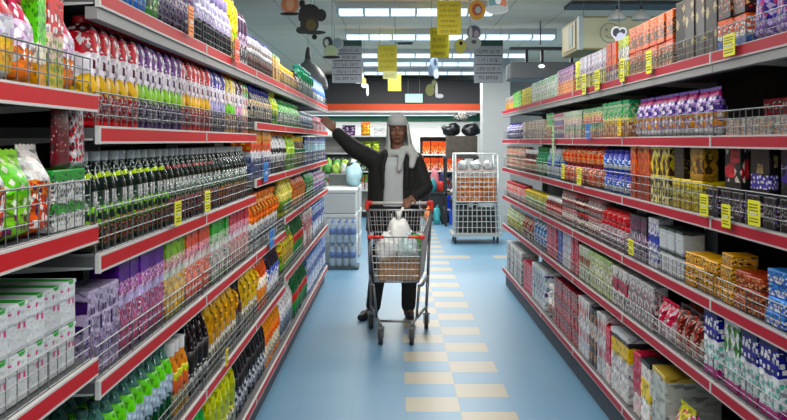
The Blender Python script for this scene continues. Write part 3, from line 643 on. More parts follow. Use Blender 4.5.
PR['nc_wr'] = bag('hanging_pack', 'bag', .09, .16, .02, pr([(0, '#d8ccd0'), (.6, '#e8e0e0')], [('#c82a40', 3, 5, .35, .1, .9), ('#3a2a34', 4, 6, .2, .1, .9)]))
nrun([('nc_or', 1.70, 'orange candy bag, near left middle shelf, nearest', 0), ('nc_or', 1.825, 'orange candy bag, near left middle shelf, second', 0),
      ('nc_gr', 1.95, 'lime green candy bag on the near left middle shelf', 0), ('nc_or', 2.07, 'orange candy bag past the lime bag, near left bay', 0),
      ('nc_box', 2.18, 'green and white tissue box, near left middle shelf, nearer', 0), ('nc_dred', 2.19, 'dark red pack standing on tissue boxes, near left bay', .1408), ('nc_wr', 2.305, 'white and red pack standing on tissue boxes, near left bay', .1408),
      ('nc_box', 2.285, 'green striped tissue box against the post, near left middle shelf', 0)], 1.304)
PR['nd_carton'] = carton('tissue_pack', 'box', .095, .10, .17, pr([(0, '#c4c8ca'), (.10, '#dfe2e4'), (.56, '#b4babd'), (.62, '#e9ecee')], [('#c8d0d4', 6, 3, .2, .1, .9), ('#d83a8c', 2.2, 2, .2, .45, .85)], detail=.25), None, pr([(0, '#e6eaec')], [('#3cae4a', 1.2, 2, .45, 0, 1)], detail=.1))
for r in range(2):
    for i in range(6):
        for tr in range(2):
            if r == 1 and tr == 0: continue
            P = PR['nd_carton']
            place('nd_carton', (FX['L']-.03-P['d']/2-r*.175, 1.74+i*.099, .981+tr*.1015), PI/2, 'white tissue pack, near left lower shelf, %s from near end, %s %s' % (ORD[i], ['lower', 'upper'][tr], ['front', 'rear'][r]), 'white tissue packs in the near left bay', True)
PR['nd_bot'] = bottle('lotion_bottle', 'bottle', 'sauce', .075, .27, pr([(0, '#bfc2be'), (.6, '#d4d4d0')]), pr([(0, '#c8cac6'), (.3, '#4a4c4e'), (.36, '#d0d2ce')], [('#55575a', 3, 5, .33, .2, .6)]), cap_white)
for i in range(5):
    P = PR['nd_bot']
    place('nd_bot', (FX['L']-.405, 1.80+i*.08, .981), PI/2, 'pale grey lotion bottle behind the tissue packs, %s from near end' % ORD[i], 'pale lotion bottles in the near left bay', True)

# ================= right side
def rbag(key, c, spots, w=.11, h=.18, d=.08, kind='snack_bag', seal=None): PR[key] = bag(kind, 'bag', w, h, d, pr(c, spots), seal)
def rbox(key, c, spots, w=.09, h=.18, d=.07, kind='food_box', panel=None, top=None): PR[key] = carton(kind, 'box', w, h, d, pr(c, spots), panel, top)
W_ = '#f2f0ee'
rbag('r_purp', [(0, '#8a6ab0'), (.25, '#4a2a9c'), (.7, '#3a1c84')], [('#d8c8f0', 4, 7, .36, .05, .5), ('#c83a8c', 3, 5, .25, .3, .9), ('#8a5ae0', 4, 6, .3, .5, 1)], w=.15, h=.25, d=.09, kind='chocolate_bag')
rbox('r_brnup', [(0, '#2a1612'), (.6, '#3a1e18')], [('#d8b07a', 3, 4, .25, .2, .8), ('#b83a2a', 3, 5, .2, .1, .9)], w=.13, h=.13, d=.10, kind='chocolate_box')
rbox('r_wor', [(0, '#5a6a9c'), (.35, '#e8dcd4'), (.5, '#e8783a')], [('#4a8ac8', 4, 7, .3, 0, .4), (W_, 3, 5, .3, .4, .9)], w=.13, h=.11, d=.10)
rbox('r_dkjar', [(0, '#5a5048'), (.25, '#2a201c'), (.6, '#4a3e34')], [('#b8a880', 1.0, 2.4, .24, .25, .95), ('#6a6458', 4, 7, .22, 0, .4)], w=.125, h=.25, d=.09, kind='coffee_pack')
rbox('r_oru', [(0, '#e8641c'), (.7, '#f0802c')], [('#4a3a30', 1.5, 1.6, .42, .15, .85), ('#f8b060', 4, 6, .2, .1, .9)], w=.125, h=.125, d=.09, kind='tea_box')
rbox('r_orl', [(0, '#a87a5a'), (.3, '#4a4a44'), (.55, '#d8744a')], [('#c8b8a0', 3, 5, .33, .1, .9)], w=.125, h=.11, d=.09, kind='tea_box')
rbox('r_yg', [(0, '#d8dc2a'), (.4, '#e8e8d8'), (.75, '#c8d82a')], [('#4a4a3c', 2, 3, .25, .4, .8)], w=.11, h=.21)
rbox('r_op', [(0, '#e0d0c8'), (.3, '#e8702c'), (.8, '#d85a28')], [('#5a4a8c', 3, 5, .33, .05, .4)], w=.11, h=.21)
rbox('r_pgy', [(0, '#d8d8a0'), (.35, '#6a5080'), (.6, '#c8c0d0')], [('#e8dc2a', 3, 5, .35, .05, .5), ('#e8e4ec', 4, 7, .3, .4, .9)], w=.10, h=.20)
rbox('r_yc', [(0, '#e8e02a'), (.6, '#f0ec5a')], [('#4a8a3a', 3, 5, .3, .1, .9)], w=.10, h=.19)
rbox('r_pg', [(0, '#b4c4b0'), (.4, '#d8e4d4'), (.75, '#8ec49a')], [('#5a9c6a', 4, 6, .28, .1, .9), (W_, 4, 6, .3, .1, .9)], w=.10, h=.165)
rbox('r_op2', [(0, '#d88a4a'), (.5, '#8a5a9c')], [('#f0d8b0', 3, 6, .3, .1, .9)], w=.10, h=.18)
rbox('r_yel', [(0, '#e8c82a'), (.5, '#f0e04a')], [('#7ab83a', 3, 5, .3, .1, .9)], w=.11, h=.15)
rbox('r_grn', [(0, '#6ac83a'), (.5, '#4ab02c')], [('#e8f0c8', 3, 5, .3, .1, .9)], w=.11, h=.15)
rbox('r_mix', [(0, '#c88a4a'), (.5, '#9a9a94')], [('#b84a3a', 3, 5, .3, .1, .9), ('#d8d86a', 4, 5, .3, .1, .6)], w=.11, h=.13)
run('R', 0, 2.66, 3.16, 'r_purp', 'large purple chocolate bag')
run('R', 0, 3.17, 3.43, 'r_wor', 'white and orange food box')
run('R', 0, 3.17, 3.43, 'r_brnup', 'dark brown chocolate box on white boxes', base=1.825+.1115)
run('R', 0, 3.45, 3.98, 'r_dkjar', 'dark brown coffee pack with cream panel')
run('R', 0, 3.99, 4.74, 'r_orl', 'brown and grey tea box')
run('R', 0, 3.99, 4.74, 'r_oru', 'orange tea box on brown boxes', base=1.825+.1115)
run('R', 0, 4.78, 5.02, 'r_yg', 'yellow green and white food box')
run('R', 0, 5.03, 5.26, 'r_op', 'orange food box with purple spots')
run('R', 0, 5.27, 5.95, 'r_pgy', 'purple and grey food box')
run('R', 0, 5.97, 6.20, 'r_yc', 'bright yellow food box')
run('R', 0, 6.22, 6.80, 'r_op2', 'orange and purple food box')
run('R', 0, 6.82, 8.15, 'r_pg', 'pale green and white food box')
run('R', 0, 8.18, 8.80, 'r_yel', 'yellow food box')
run('R', 0, 8.82, 9.35, 'r_grn', 'green food box')
run('R', 0, 9.37, 10.0, 'r_mix', 'tan and grey food box')
# second
PR['r_tray'] = carton('pudding_pack', 'box', .14, .058, .11, pr([(0, '#b8b4ac'), (.5, '#c8c4bc')], [('#8a949c', 3, 2, .3, 0, .9), ('#d8a070', 3, 2, .25, 0, .9)]), None, pr([(0, '#9aa0a4')], [('#d8d4c0', 3, 4, .3, 0, 1)]))
rbag('r_pgold', [(0, '#e8e8f0'), (.16, '#8a7aa8'), (.42, '#d89a3c'), (.5, '#4a2a8c'), (.78, '#b02c7c')], [('#e8a84a', 2.4, 3.6, .4, .2, .48), ('#c8a8e8', 3, 5, .33, .5, .8), (W_, 3, 4, .2, .1, .9)], w=.125, h=.185, d=.07, kind='chocolate_bag', seal=g_('violet', '#4a2a9c'))
rbox('r_gor', [(0, '#c8944a'), (.35, '#e8d02a'), (.55, '#58b878'), (.85, '#3aa870')], [('#e8e0d0', 4, 6, .3, .1, .9), ('#b85a3a', 4, 6, .3, .0, .4)], w=.11, h=.19)
rbox('r_ml', [(0, '#b8a8a0'), (.3, '#d8d08a'), (.6, '#b8ccb0')], [('#c86a8a', 4, 5, .3, .1, .6), ('#5a9c7a', 4, 5, .3, .4, .9), (W_, 4, 5, .25, .1, .9)], w=.10, h=.088)
rbox('r_pb', [(0, '#a89c8c'), (.4, '#d8d0b0'), (.7, '#c4b8a4')], [(W_, 4, 5, .3, .1, .9), ('#9a6a5a', 4, 5, .25, .1, .9)], w=.11, h=.15)
rbag('r_bp', [(0, '#4a4a8c'), (.5, '#3a2a9c')], [(W_, 3, 5, .33, .2, .9)], w=.12, h=.16)
rbox('r_redlid', [(0, '#8a1c24'), (.5, '#a82030')], [('#2a2430', 3, 4, .33, .1, .9), ('#e0d8d4', 3, 3, .18, .4, .9)], w=.14, h=.07, d=.10)
run('R', 1, 2.66, 3.36, 'r_tray', 'grey pudding pack', tiers=1, rows=2)
run('R', 1, 3.12, 3.36, 'r_redlid', 'dark red box laid on pudding packs', base=1.527+.0595, setback=.15)
run('R', 1, 3.50, 4.70, 'r_pgold', 'purple chocolate bag with golden print')
run('R', 1, 4.79, 5.36, 'r_gor', 'green-topped yellow food box')
rbox('r_ml2', [(0, '#c87a3a'), (.35, '#e8d86a'), (.7, '#5aa06a')], [('#b8385a', 3, 4, .3, .1, .6), (W_, 4, 5, .25, .1, .9)], w=.10, h=.088)
rbox('r_ml3', [(0, '#8a6a9c'), (.45, '#e8e0d8'), (.7, '#d87a9a')], [('#3a8a7a', 3, 4, .28, .1, .9)], w=.10, h=.088)
run('R', 1, 5.38, 5.95, 'r_ml2', 'small green, yellow and orange box', tiers=2)
run('R', 1, 5.97, 6.60, 'r_ml', 'small pale green and pink box', tiers=2)
run('R', 1, 6.62, 7.04, 'r_ml3', 'small lilac and rose box', tiers=2)
run('R', 1, 7.05, 7.38, 'r_gor', 'green and yellow box near aisle end')
run('R', 1, 7.45, 8.70, 'r_pb', 'beige and white food box')
run('R', 1, 8.78, 10.0, 'r_bp', 'blue and white snack bag')
# third
PR['r_multi'] = carton('chocolate_box', 'box', .12, .10, .10, pr([(0, '#16141a'), (.5, '#201c24')], [('#b8a8a0', 4, 4, .26, .1, .8), ('#6a4ab0', 3, 4, .2, .1, .8)]), pr([(0, '#1c1a20')], [('#c8c0c8', 5, 6, .3, .2, .8)]))
rbox('r_card', [(0, '#141216'), (.2, '#1a161a')], [('#e8e0d0', 1.4, 1.6, .22, .2, .95), ('#d83a50', .8, .8, .32, .3, .95)], w=.16, h=.15, d=.03, kind='chocolate_box')
rbox('r_cardp', [(0, '#1a1820'), (.12, '#5a50a8'), (.42, '#1a161c')], [('#f0f0fa', 4, 6, .28, .12, .42), ('#a8946a', 1, 1.4, .25, .45, .95)], w=.15, h=.15, d=.03, kind='chocolate_box')
rbox('r_darkp', [(0, '#141018'), (.3, '#1a1428'), (.7, '#241a3c')], [('#d8d0f0', 3, 9, .22, .45, .7), ('#4a2aa0', 1, 1.2, .4, .3, 1)], w=.17, h=.15, d=.05, kind='chocolate_box')
rbox('r_ylow', [(0, '#b4a02a'), (.4, '#c8c070'), (.75, '#e8d01c')], [('#6a6a3a', 4, 4, .3, .1, .8)], w=.11, h=.12, d=.10, kind='chocolate_box')
rbox('r_gold', [(0, '#a8821c'), (.12, '#c89a1c'), (.9, '#8a6a14')], [('#5a3a14', 1.4, 1.4, .36, .2, .85), ('#e8c84a', 1.4, 1.4, .16, .2, .9)], w=.16, h=.13, d=.06, kind='chocolate_box')
rbox('r_dkb', [(0, '#2a1c14'), (.5, '#241812')], [('#8a7a3a', 4, 5, .18, .1, .8)], w=.13, h=.13, d=.06, kind='chocolate_box')
rbox('r_ytall', [(0, '#e0d89a'), (.5, '#ecd84a'), (.8, '#f0e48a')], [('#5a3a24', 1.7, 3, .42, .5, .95), ('#4a4438', 3, 6, .35, .05, .45)], w=.13, h=.255, d=.08, kind='cocoa_box')
rbox('r_otall', [(0, '#c85a2a'), (.5, '#ee7a20'), (.85, '#f4a040')], [('#b82a1c', 2, 4, .33, .45, .95), ('#3a3430', 3, 6, .33, .05, .45)], w=.115, h=.26, d=.08, kind='cocoa_box')
PR['r_bluetub'] = bottle('yoghurt_tub', 'tub', 'jar', .115, .115, pr([(0, '#3a6ab8'), (.5, '#2a4ad0')]), pr([(0, '#d8ecf4'), (.3, '#2c7cd8'), (.55, '#1c3cc8')], [('#ffffff', 3, 6, .3, .1, .6)]), cap_blue, lab=(.1, .7))
rbag('r_redbag', [(0, '#c8483a'), (.35, '#e83a24'), (.7, '#e01c2a')], [('#f09a3a', 3, 5, .35, .1, .8), ('#f0e0a0', 4, 6, .2, .1, .8)], w=.14, h=.125, d=.09, kind='crisp_bag', seal=cap_red)
PR['r_bwg'] = bottle('mineral_water_bottle', 'bottle', 'sauce', .09, .22, pr([(0, '#5a90b0'), (.6, '#a8c8d4')]), pr([(0, '#e8f0f4'), (.4, '#2a6ab0')]), cap_white)
PR['r_grnb'] = bottle('mineral_water_bottle', 'bottle', 'sauce', .09, .23, pr([(0, '#2a7a4a'), (.6, '#1c9c6a')]), pr([(0, '#d8e8c8'), (.4, '#1c8c5a')]), cap_green)
PR['r_brnj'] = bottle('spread_jar', 'jar', 'jar', .09, .20, pr([(0, '#8a5a3a'), (.6, '#5a3424')]), pr([(0, '#e0c8a0'), (.4, '#a8502c')]), cap_white)
PR['r_pbj'] = bottle('spread_jar', 'jar', 'jar', .09, .11, pr([(0, '#c8a894'), (.6, '#d8b8a0')]), pr([(0, '#e8d8c8'), (.4, '#b87a6a')]), g_('peach', '#e0b090'))
run('R', 2, 2.64, 3.62, 'r_multi', 'black chocolate multipack', pitch=.135)
run('R', 2, 2.80, 2.99, 'r_darkp', 'dark purple chocolate box, upright', base=1.235+.1015, setback=.03, tilt=.0)
run('R', 2, 3.03, 3.20, 'r_cardp', 'black chocolate box with lilac panel', base=1.235+.1015, setback=.02)
run('R', 2, 3.28, 3.46, 'r_card', 'black chocolate box with red picture', base=1.235+.1015, setback=.02)
run('R', 2, 3.64, 4.06, 'r_ylow', 'low yellow and olive box', pitch=.14)
run('R', 2, 3.64, 3.82, 'r_gold', 'gold chocolate box with round emblem', base=1.235+.1215, setback=.01)
run('R', 2, 3.90, 4.05, 'r_dkb', 'dark brown box on yellow boxes', base=1.235+.1215, setback=.01)
run('R', 2, 4.08, 4.36, 'r_ytall', 'tall cream yellow cocoa box')
run('R', 2, 4.37, 4.73, 'r_otall', 'tall orange cocoa box')
run('R', 2, 4.79, 5.38, 'r_bluetub', 'blue yoghurt tub', tiers=2)
run('R', 2, 5.40, 6.68, 'r_redbag', 'red and orange crisp bag', tiers=2)
run('R', 2, 6.70, 7.38, 'r_bwg', 'pale blue water bottle, white cap')
run('R', 2, 7.45, 7.90, 'r_grnb', 'green mineral water bottle')
run('R', 2, 7.92, 8.60, 'r_brnj', 'brown spread jar, white lid')
run('R', 2, 8.62, 10.0, 'r_pbj', 'peach spread jar', tiers=2)
# fourth
rbox('r_bblue', [(0, '#3a8ae0'), (.5, '#5aa4ec')], [(W_, 2, 1.5, .36, .1, .9), ('#1c3ca0', 4, 3, .22, .1, .9)], w=.15, h=.042, d=.09, kind='biscuit_packet')
rbox('r_bred', [(0, '#6a2c1c'), (.5, '#a84a24')], [('#d8a070', 3, 2, .33, .1, .9)], w=.12, h=.042, d=.09, kind='biscuit_packet')
rbox('r_byel', [(0, '#e0a01c'), (.5, '#ecb82a')], [('#6a3a14', 3, 2, .33, .1, .9), ('#f4e0a0', 4, 3, .2, .1, .9)], w=.12, h=.042, d=.09, kind='biscuit_packet')
PR['r_silver'] = carton('cream_cheese_box', 'box', .115, .098, .09, pr([(0, '#8e9aa0'), (.12, '#c0c8cc'), (.88, '#2a3a34')], [], detail=.2), pr([(0, '#d4dadd')], [('#8a969c', 3, 6, .2, .1, .7)], detail=.3), pr([(0, '#39433f')], detail=0))
rbox('r_bw', [(0, '#d8dce8'), (.5, '#3a5ac0'), (.65, '#e0e4ec')], [('#3a3aa8', 3, 5, .33, .1, .9)], w=.08, h=.22)
rbox('r_mag', [(0, '#8a8490'), (.4, '#d8ccd8'), (.6, '#3a3038')], [('#c83a9c', 3, 4, .3, .2, .9), ('#2a2430', 3, 4, .33, .1, .9), ('#b8c0d8', 4, 5, .2, .1, .6)], w=.10, h=.21)
PR['r_redtop'] = bottle('jam_jar', 'jar', 'jar', .09, .13, pr([(0, '#9a8a90'), (.6, '#b8a8ac')]), pr([(0, '#b0a4ac'), (.3, '#d8ccd0'), (.45, '#8a5a6a')], [('#5a4a5a', 5, 8, .3, .1, .6)]), cap_red)
rbag('r_redpk', [(0, '#d01c2c'), (.6, '#e83038')], [('#f08a8a', 3, 4, .2, .1, .9)], w=.12, h=.07, d=.10, kind='sweets_bag')
PR['r_gjar'] = bottle('jam_jar', 'jar', 'jar', .09, .115, pr([(0, '#8a7a78'), (.6, '#a89490')]), pr([(0, '#c8bab4'), (.3, '#9c5a5c'), (.45, '#d8ccc4')], [('#5a4444', 5, 8, .3, .1, .6)]), g_('rose', '#b8787a'))
PR['r_wjar'] = bottle('jam_jar', 'jar', 'jar', .09, .15, pr([(0, '#a86a60'), (.6, '#8a4440')]), pr([(0, '#e8e0d4'), (.3, '#b8403c')]), cap_white)
PR['r_gyj'] = bottle('pickle_jar', 'jar', 'jar', .10, .14, pr([(0, '#8aa050'), (.6, '#c8c878')]), pr([(0, '#e8e4c0'), (.4, '#6a9440')]), cap_yellow)
PR['r_prj'] = bottle('jam_jar', 'jar', 'jar', .09, .16, pr([(0, '#c88a84'), (.6, '#e0b0a4')]), pr([(0, '#f0e0d8'), (.4, '#b85a5a')]), cap_red)
run('R', 3, 2.70, 3.02, 'r_bblue', 'flat blue biscuit packet', jit=2.5, tiers=4, rows=1)
run('R', 3, 3.04, 3.29, 'r_bred', 'chocolate brown biscuit packet', jit=2.5, tiers=3, rows=1)
run('R', 3, 3.30, 3.42, 'r_byel', 'yellow biscuit packet left of joint', tiers=4, rows=1)
run('R', 3, 3.46, 3.84, 'r_byel', 'golden yellow biscuit packet', jit=2.5, tiers=3, rows=1)
run('R', 3, 3.86, 4.22, 'r_silver', 'silver cream cheese box, dark lid', tiers=2)
run('R', 3, 4.24, 4.42, 'r_bw', 'blue and white striped food box')
run('R', 3, 4.43, 4.74, 'r_mag', 'black and magenta food box')
run('R', 3, 4.79, 5.42, 'r_redtop', 'red-lidded jam jar')
run('R', 3, 4.79, 5.42, 'r_redpk', 'bright red sweets bag on jam jars', base=.943+.1315)
PR['r_djar'] = bottle('jam_jar', 'jar', 'jar', .09, .115, pr([(0, '#3a2024'), (.6, '#5a2a30')]), pr([(0, '#e0d8c8'), (.3, '#7a2030'), (.45, '#e8dcc8')], [('#5a2024', 5, 8, .3, .1, .6)]), cap_red)
run('R', 3, 5.44, 5.80, 'r_gjar', 'rosy jam jar', tiers=2)
run('R', 3, 5.81, 6.22, 'r_djar', 'dark cherry jam jar', tiers=2)
run('R', 3, 6.23, 6.70, 'r_gjar', 'rosy jam jar beyond cherry jars', tiers=2)
run('R', 3, 6.72, 7.38, 'r_wjar', 'dark red jam jar, white lid')
run('R', 3, 7.45, 8.60, 'r_gyj', 'green pickle jar, yellow lid')
run('R', 3, 8.62, 10.0, 'r_prj', 'pink jam jar, red lid')
# fifth
rbox('r_bluecar', [(0, '#b83a90'), (.13, '#dfe6ec'), (.45, '#eef2f4'), (.58, '#2a2f96'), (.92, '#20267c')], [('#6ac0b4', 3, 5, .3, .15, .5), ('#ffffff', 3, 6, .28, .62, .9)], w=.14, h=.235, d=.09, kind='sanitary_box')
rbox('r_greencar', [(0, '#b83a90'), (.13, '#dfe6ec'), (.5, '#eef2f4')], [('#4a8a2c', 2, 2.4, .38, .5, .95), ('#8ac8b8', 3, 5, .3, .15, .5)], w=.14, h=.235, d=.09, kind='sanitary_box')
rbag('r_brw', [(0, '#b8a8a0'), (.4, '#7a2c24'), (.7, '#3a2420')], [('#e8dcd0', 3, 4, .36, .1, .8), ('#c83a2a', 3, 4, .3, .1, .9)], w=.12, h=.19, kind='meat_snack_bag')
rbag('r_magb', [(0, '#d8c8d0'), (.4, '#d81c5a'), (.7, '#e83a6a')], [('#f4e4ec', 3, 4, .33, .1, .9)], w=.12, h=.17, kind='sweets_bag')
rbox('r_obr', [(0, '#7a2c1c'), (.3, '#a8501c'), (.8, '#7a2418')], [('#e0a030', 2, 2.5, .36, .2, .8)], w=.15, h=.20, d=.07, kind='biscuit_box')
rbox('r_gw', [(0, '#b8bcc0'), (.3, '#8a949c'), (.7, '#d0d0d0')], [('#5a4a4a', 3, 4, .28, .1, .9), (W_, 3, 4, .33, .1, .9), ('#c86a7a', 3, 4, .2, .1, .9)], w=.11, h=.20)
rbox('r_lg', [(0, '#c8d8a0'), (.35, '#e0e8d0'), (.7, '#b8d488')], [('#7a9c4a', 3, 4, .3, .1, .9), (W_, 3, 4, .3, .1, .9), ('#c8b040', 3, 4, .2, .1, .9)], w=.11, h=.21)
rbox('r_lgr', [(0, '#d8dcc8'), (.5, '#a8402c'), (.7, '#e0e4d0')], [('#6a8c3a', 3, 4, .3, .1, .9)], w=.10, h=.21)
rbox('r_mgb', [(0, '#c83a5a'), (.5, '#b81c48')], [('#e8c8d0', 3, 5, .2, .1, .9)], w=.11, h=.25)
rbox('r_whb', [(0, '#dcd8dc'), (.5, '#c8ccd8')], [('#9a8a9c', 3, 5, .25, .1, .9)], w=.10, h=.25)
rbox('r_blb', [(0, '#2a4ab0'), (.5, '#1c3a9c')], [('#c8d4f0', 3, 5, .2, .1, .9)], w=.09, h=.25)
rbag('r_blbag', [(0, '#3a78b8'), (.5, '#6aa8d8')], [(W_, 3, 4, .33, .1, .9)], w=.15, h=.24)
rbag('r_rbb', [(0, '#6a3a2c'), (.5, '#a85a4a')], [('#d8c8b8', 3, 4, .33, .1, .9)], w=.13, h=.2)
rbag('r_ywh', [(0, '#d8c85a'), (.5, '#dcdcc8')], [('#7ab03a', 3, 4, .3, .1, .9)], w=.13, h=.2)
run('R', 4, 2.92, 3.06, 'r_bluecar', 'blue-topped white sanitary box, right end')
run('R', 4, 3.08, 3.22, 'r_bluecar', 'blue-topped white sanitary box by green one')
run('R', 4, 3.24, 3.40, 'r_greencar', 'white box with green picture')
run('R', 4, 3.46, 3.62, 'r_bluecar', 'blue-topped white box beyond the joint')
run('R', 4, 3.64, 4.02, 'r_brw', 'brown and white meat snack bag')
run('R', 4, 4.03, 4.30, 'r_magb', 'magenta sweets bag')
run('R', 4, 4.00, 4.18, 'r_obr', 'orange brown biscuit box behind bags', setback=.12)
run('R', 4, 4.31, 4.74, 'r_gw', 'grey and white food box')
rbox('r_pkw', [(0, '#f0ece8'), (.4, '#d83a6a'), (.7, '#f0ece8')], [('#3a3038', 2, 3, .3, .1, .9)], w=.11, h=.20)
run('R', 4, 4.79, 5.12, 'r_pkw', 'pink-banded white food box')
run('R', 4, 5.13, 5.72, 'r_lg', 'light green food box')
run('R', 4, 5.74, 6.06, 'r_lgr', 'pale box with red and green print')
run('R', 4, 6.10, 6.33, 'r_mgb', 'tall crimson box')
run('R', 4, 6.34, 6.66, 'r_whb', 'tall white box')
run('R', 4, 6.67, 6.87, 'r_blb', 'tall dark blue box')
run('R', 4, 6.88, 7.38, 'r_mgb', 'tall crimson box near blue bags')
run('R', 4, 7.45, 8.06, 'r_blbag', 'blue and white bag')
run('R', 4, 8.08, 8.70, 'r_rbb', 'brown and tan bag')
run('R', 4, 8.78, 10.0, 'r_ywh', 'yellow and white bag')
# bottom
rbag('r_pinkbag', [(0, '#b83a8c'), (.5, '#d060a8')], [('#f0c8e4', 3, 4, .3, .1, .9), ('#8a2a6a', 4, 5, .2, .1, .9)], w=.2, h=.21, d=.14, kind='nappy_bag')
rbag('r_ypk', [(0, '#d8d83a'), (.4, '#e8b0a0'), (.7, '#e0e04a')], [('#d85a8a', 3, 4, .35, .1, .9), (W_, 4, 5, .2, .1, .9)], w=.18, h=.23, d=.12, kind='nappy_bag')
rbox('r_bigbox', [(0, '#b0b6b0'), (.35, '#c8cec4'), (.93, '#d0b85a')], [('#aab0ac', 4, 8, .12, .2, .8)], w=.24, h=.31, d=.24, kind='nappy_box')
PR['r_bigbox2'] = carton('nappy_box', 'box', .17, .30, .18, pr([(0, '#d8d8d0'), (.40, '#e8d01c'), (.55, '#e4e0dc')], [('#e8b01c', 2, 2, .3, .1, .5)]), pr([(0, '#f0f0ea'), (.4, '#f4d81c')]), pr([(0, '#2c2e30')]))
rbox('r_bigred', [(0, '#d8d0c8'), (.35, '#b81c4a'), (.8, '#c82a58')], [('#e8a0b8', 3, 4, .25, .1, .9)], w=.12, h=.30, d=.12, kind='cereal_box')
PR['r_bigyel'] = carton('nappy_box', 'box', .17, .33, .18, pr([(0, '#e0e0dc'), (.30, '#e8e4e0'), (.62, '#f0cc1c'), (.85, '#2e3032')], [('#b8b8c0', 3, 4, .25, .1, .6)]), None, pr([(0, '#e8ecf0')]))
rbox('r_whr', [(0, '#c8c8cc'), (.5, '#dcdcdc')], [('#c0202e', 1.2, 2, .33, .3, .95), ('#8a98a0', 3, 5, .2, .1, .3)], w=.10, h=.35, d=.14, kind='cereal_box')
rbox('r_redst', [(0, '#b83040'), (.5, '#8a1c34')], [('#e8d0d0', 3, 8, .28, .1, .9), ('#3a1420', 3, 6, .25, .1, .9)], w=.11, h=.11, d=.14, kind='biscuit_box')
PR['r_round'] = bottle('powder_tub', 'tub', 'jar', .15, .24, pr([(0, '#d4d4d0'), (.6, '#e0e0dc')]), pr([(0, '#c8a8a0'), (.4, '#e4e4e0')]), cap_white)
rbox('r_wpur', [(0, '#d4dadd'), (.5, '#dde4e4')], [('#7a3aa0', 2, 4, .3, .2, .9), ('#8ab0b8', 3, 4, .25, .1, .9)], w=.13, h=.30, d=.16, kind='detergent_box')
rbox('r_grw', [(0, '#a8b0b0'), (.5, '#ccd0cc')], [('#7a8480', 3, 4, .3, .1, .9), ('#b88a8a', 3, 4, .2, .1, .9)], w=.13, h=.29, d=.16, kind='detergent_box')
run('R', 5, 3.46, 3.86, 'r_pinkbag', 'pink nappy bag')
run('R', 5, 3.88, 4.07, 'r_ypk', 'yellow and pink nappy bag')
run('R', 5, 4.09, 4.34, 'r_bigbox', 'large pale grey nappy box')
run('R', 5, 4.36, 4.54, 'r_bigbox2', 'white and yellow nappy box, dark lid')
run('R', 5, 4.56, 4.70, 'r_bigred', 'crimson cereal box')
run('R', 5, 4.79, 5.15, 'r_bigyel', 'white nappy box with yellow band', rows=1)
run('R', 5, 5.17, 5.28, 'r_bigred', 'crimson cereal box by white boxes')
rbox('r_dkt', [(0, '#3a4048'), (.5, '#c8ccd0'), (.75, '#2a3038')], [('#d8a03a', 2, 4, .3, .1, .9)], w=.10, h=.33, d=.14, kind='cereal_box')
run('R', 5, 5.29, 5.52, 'r_whr', 'tall white box with red marks')
run('R', 5, 5.53, 5.74, 'r_dkt', 'tall dark grey cereal box')
run('R', 5, 5.75, 6.02, 'r_whr', 'tall red-marked box beyond grey ones')
run('R', 5, 6.10, 7.00, 'r_redst', 'crimson and dark biscuit box', tiers=3)
run('R', 5, 7.02, 7.38, 'r_round', 'white powder tub')
run('R', 5, 7.45, 8.10, 'r_wpur', 'white box with purple print')
run('R', 5, 8.12, 8.68, 'r_mgb', 'crimson box beside purple-printed boxes')
run('R', 5, 8.77, 10.0, 'r_grw', 'greyish white detergent box')

# ================================================================= price tags on the rails
def tagcard(px, py, w, h, side, col, label, lean=.0, X=None, ink='#5a5a10'):
    """card clipped on the price rail, centred on a point of the rail seen in the photo"""
    X = (FX[side]-DIR[side]*.022) if X is None else X
    Y = F*X/(px-VX); Z = CH-(py-HY)/F*Y
    t = thing('price_tag', label, 'price tag', (X, Y, Z-h/2), PI/2 if side == 'L' else -PI/2, 'coloured price tags clipped to the shelf rails')
    q = MB(); q.box(-w/2, w/2, -.0015, .0015, 0, h); obj('card', q, mat('card_'+col, col, .5), t)
    q = MB(); zz = h*.86
    k = 0
    while zz > h*.12:
        x = -w*.38
        while x < w*.34:
            l = random.uniform(.05, .14)*w; q.box(x, min(x+l, w*.4), -.0026, -.0014, zz-h*.045, zz); x += l+w*.05
        zz -= h*(.12 if k != 3 else .2); k += 1
    obj('printed_text', q, mat('ink_'+ink, ink, .7), t)
    q = MB(); q.box(-w*.3, w*.3, -.003, .016, h*.42, h*.50); obj('clip', q, plate, t)
Yc = '#e8e61c'
tagcard(178, 213, .085, .078, 'L', Yc, 'yellow price tag on left third shelf, nearer of two')
tagcard(207.5, 201, .095, .078, 'L', Yc, 'yellow price tag on left third shelf, farther of two')
tagcard(266, 172, .15, .105, 'L', '#2a8ad8', 'blue price tag on the left third shelf near washing powder', ink='#1c4a8c')
tagcard(272, 238, .19, .10, 'L', '#2a8ad8', 'blue price tag on the left fourth shelf near orange jugs', ink='#1c4a8c')
tagcard(191, 21, .075, .105, 'L', '#f08a1c', 'orange tag on left top shelf, nearer one', ink='#c8641c')
tagcard(237, 51, .12, .105, 'L', '#ea5a34', 'orange red tag on left top shelf, farther one', ink='#b83a1c')
tagcard(227, 357, .05, .07, 'L', '#e8d81c', 'small yellow tag on the left fifth shelf')
tagcard(729, 45, .105, .073, 'R', Yc, 'large yellow tag on right top shelf, nearest the right edge')
tagcard(649, 62, .085, .10, 'R', Yc, 'yellow tag on right top shelf under orange tea boxes')
tagcard(622, 70, .08, .115, 'R', Yc, 'yellow tag on right top shelf left of tea boxes')
tagcard(597, 80, .11, .11, 'R', Yc, 'yellow tag on right top shelf, farther part')
tagcard(584, 84, .10, .12, 'R', Yc, 'farthest yellow tag on right top shelf')
tagcard(619, 127, .06, .085, 'R', '#f0d01c', 'yellow tag on right second shelf below green-topped boxes')
tagcard(588, 131, .12, .09, 'R', '#2a7ac8', 'blue tag on right second shelf', ink='#1c4a8c')
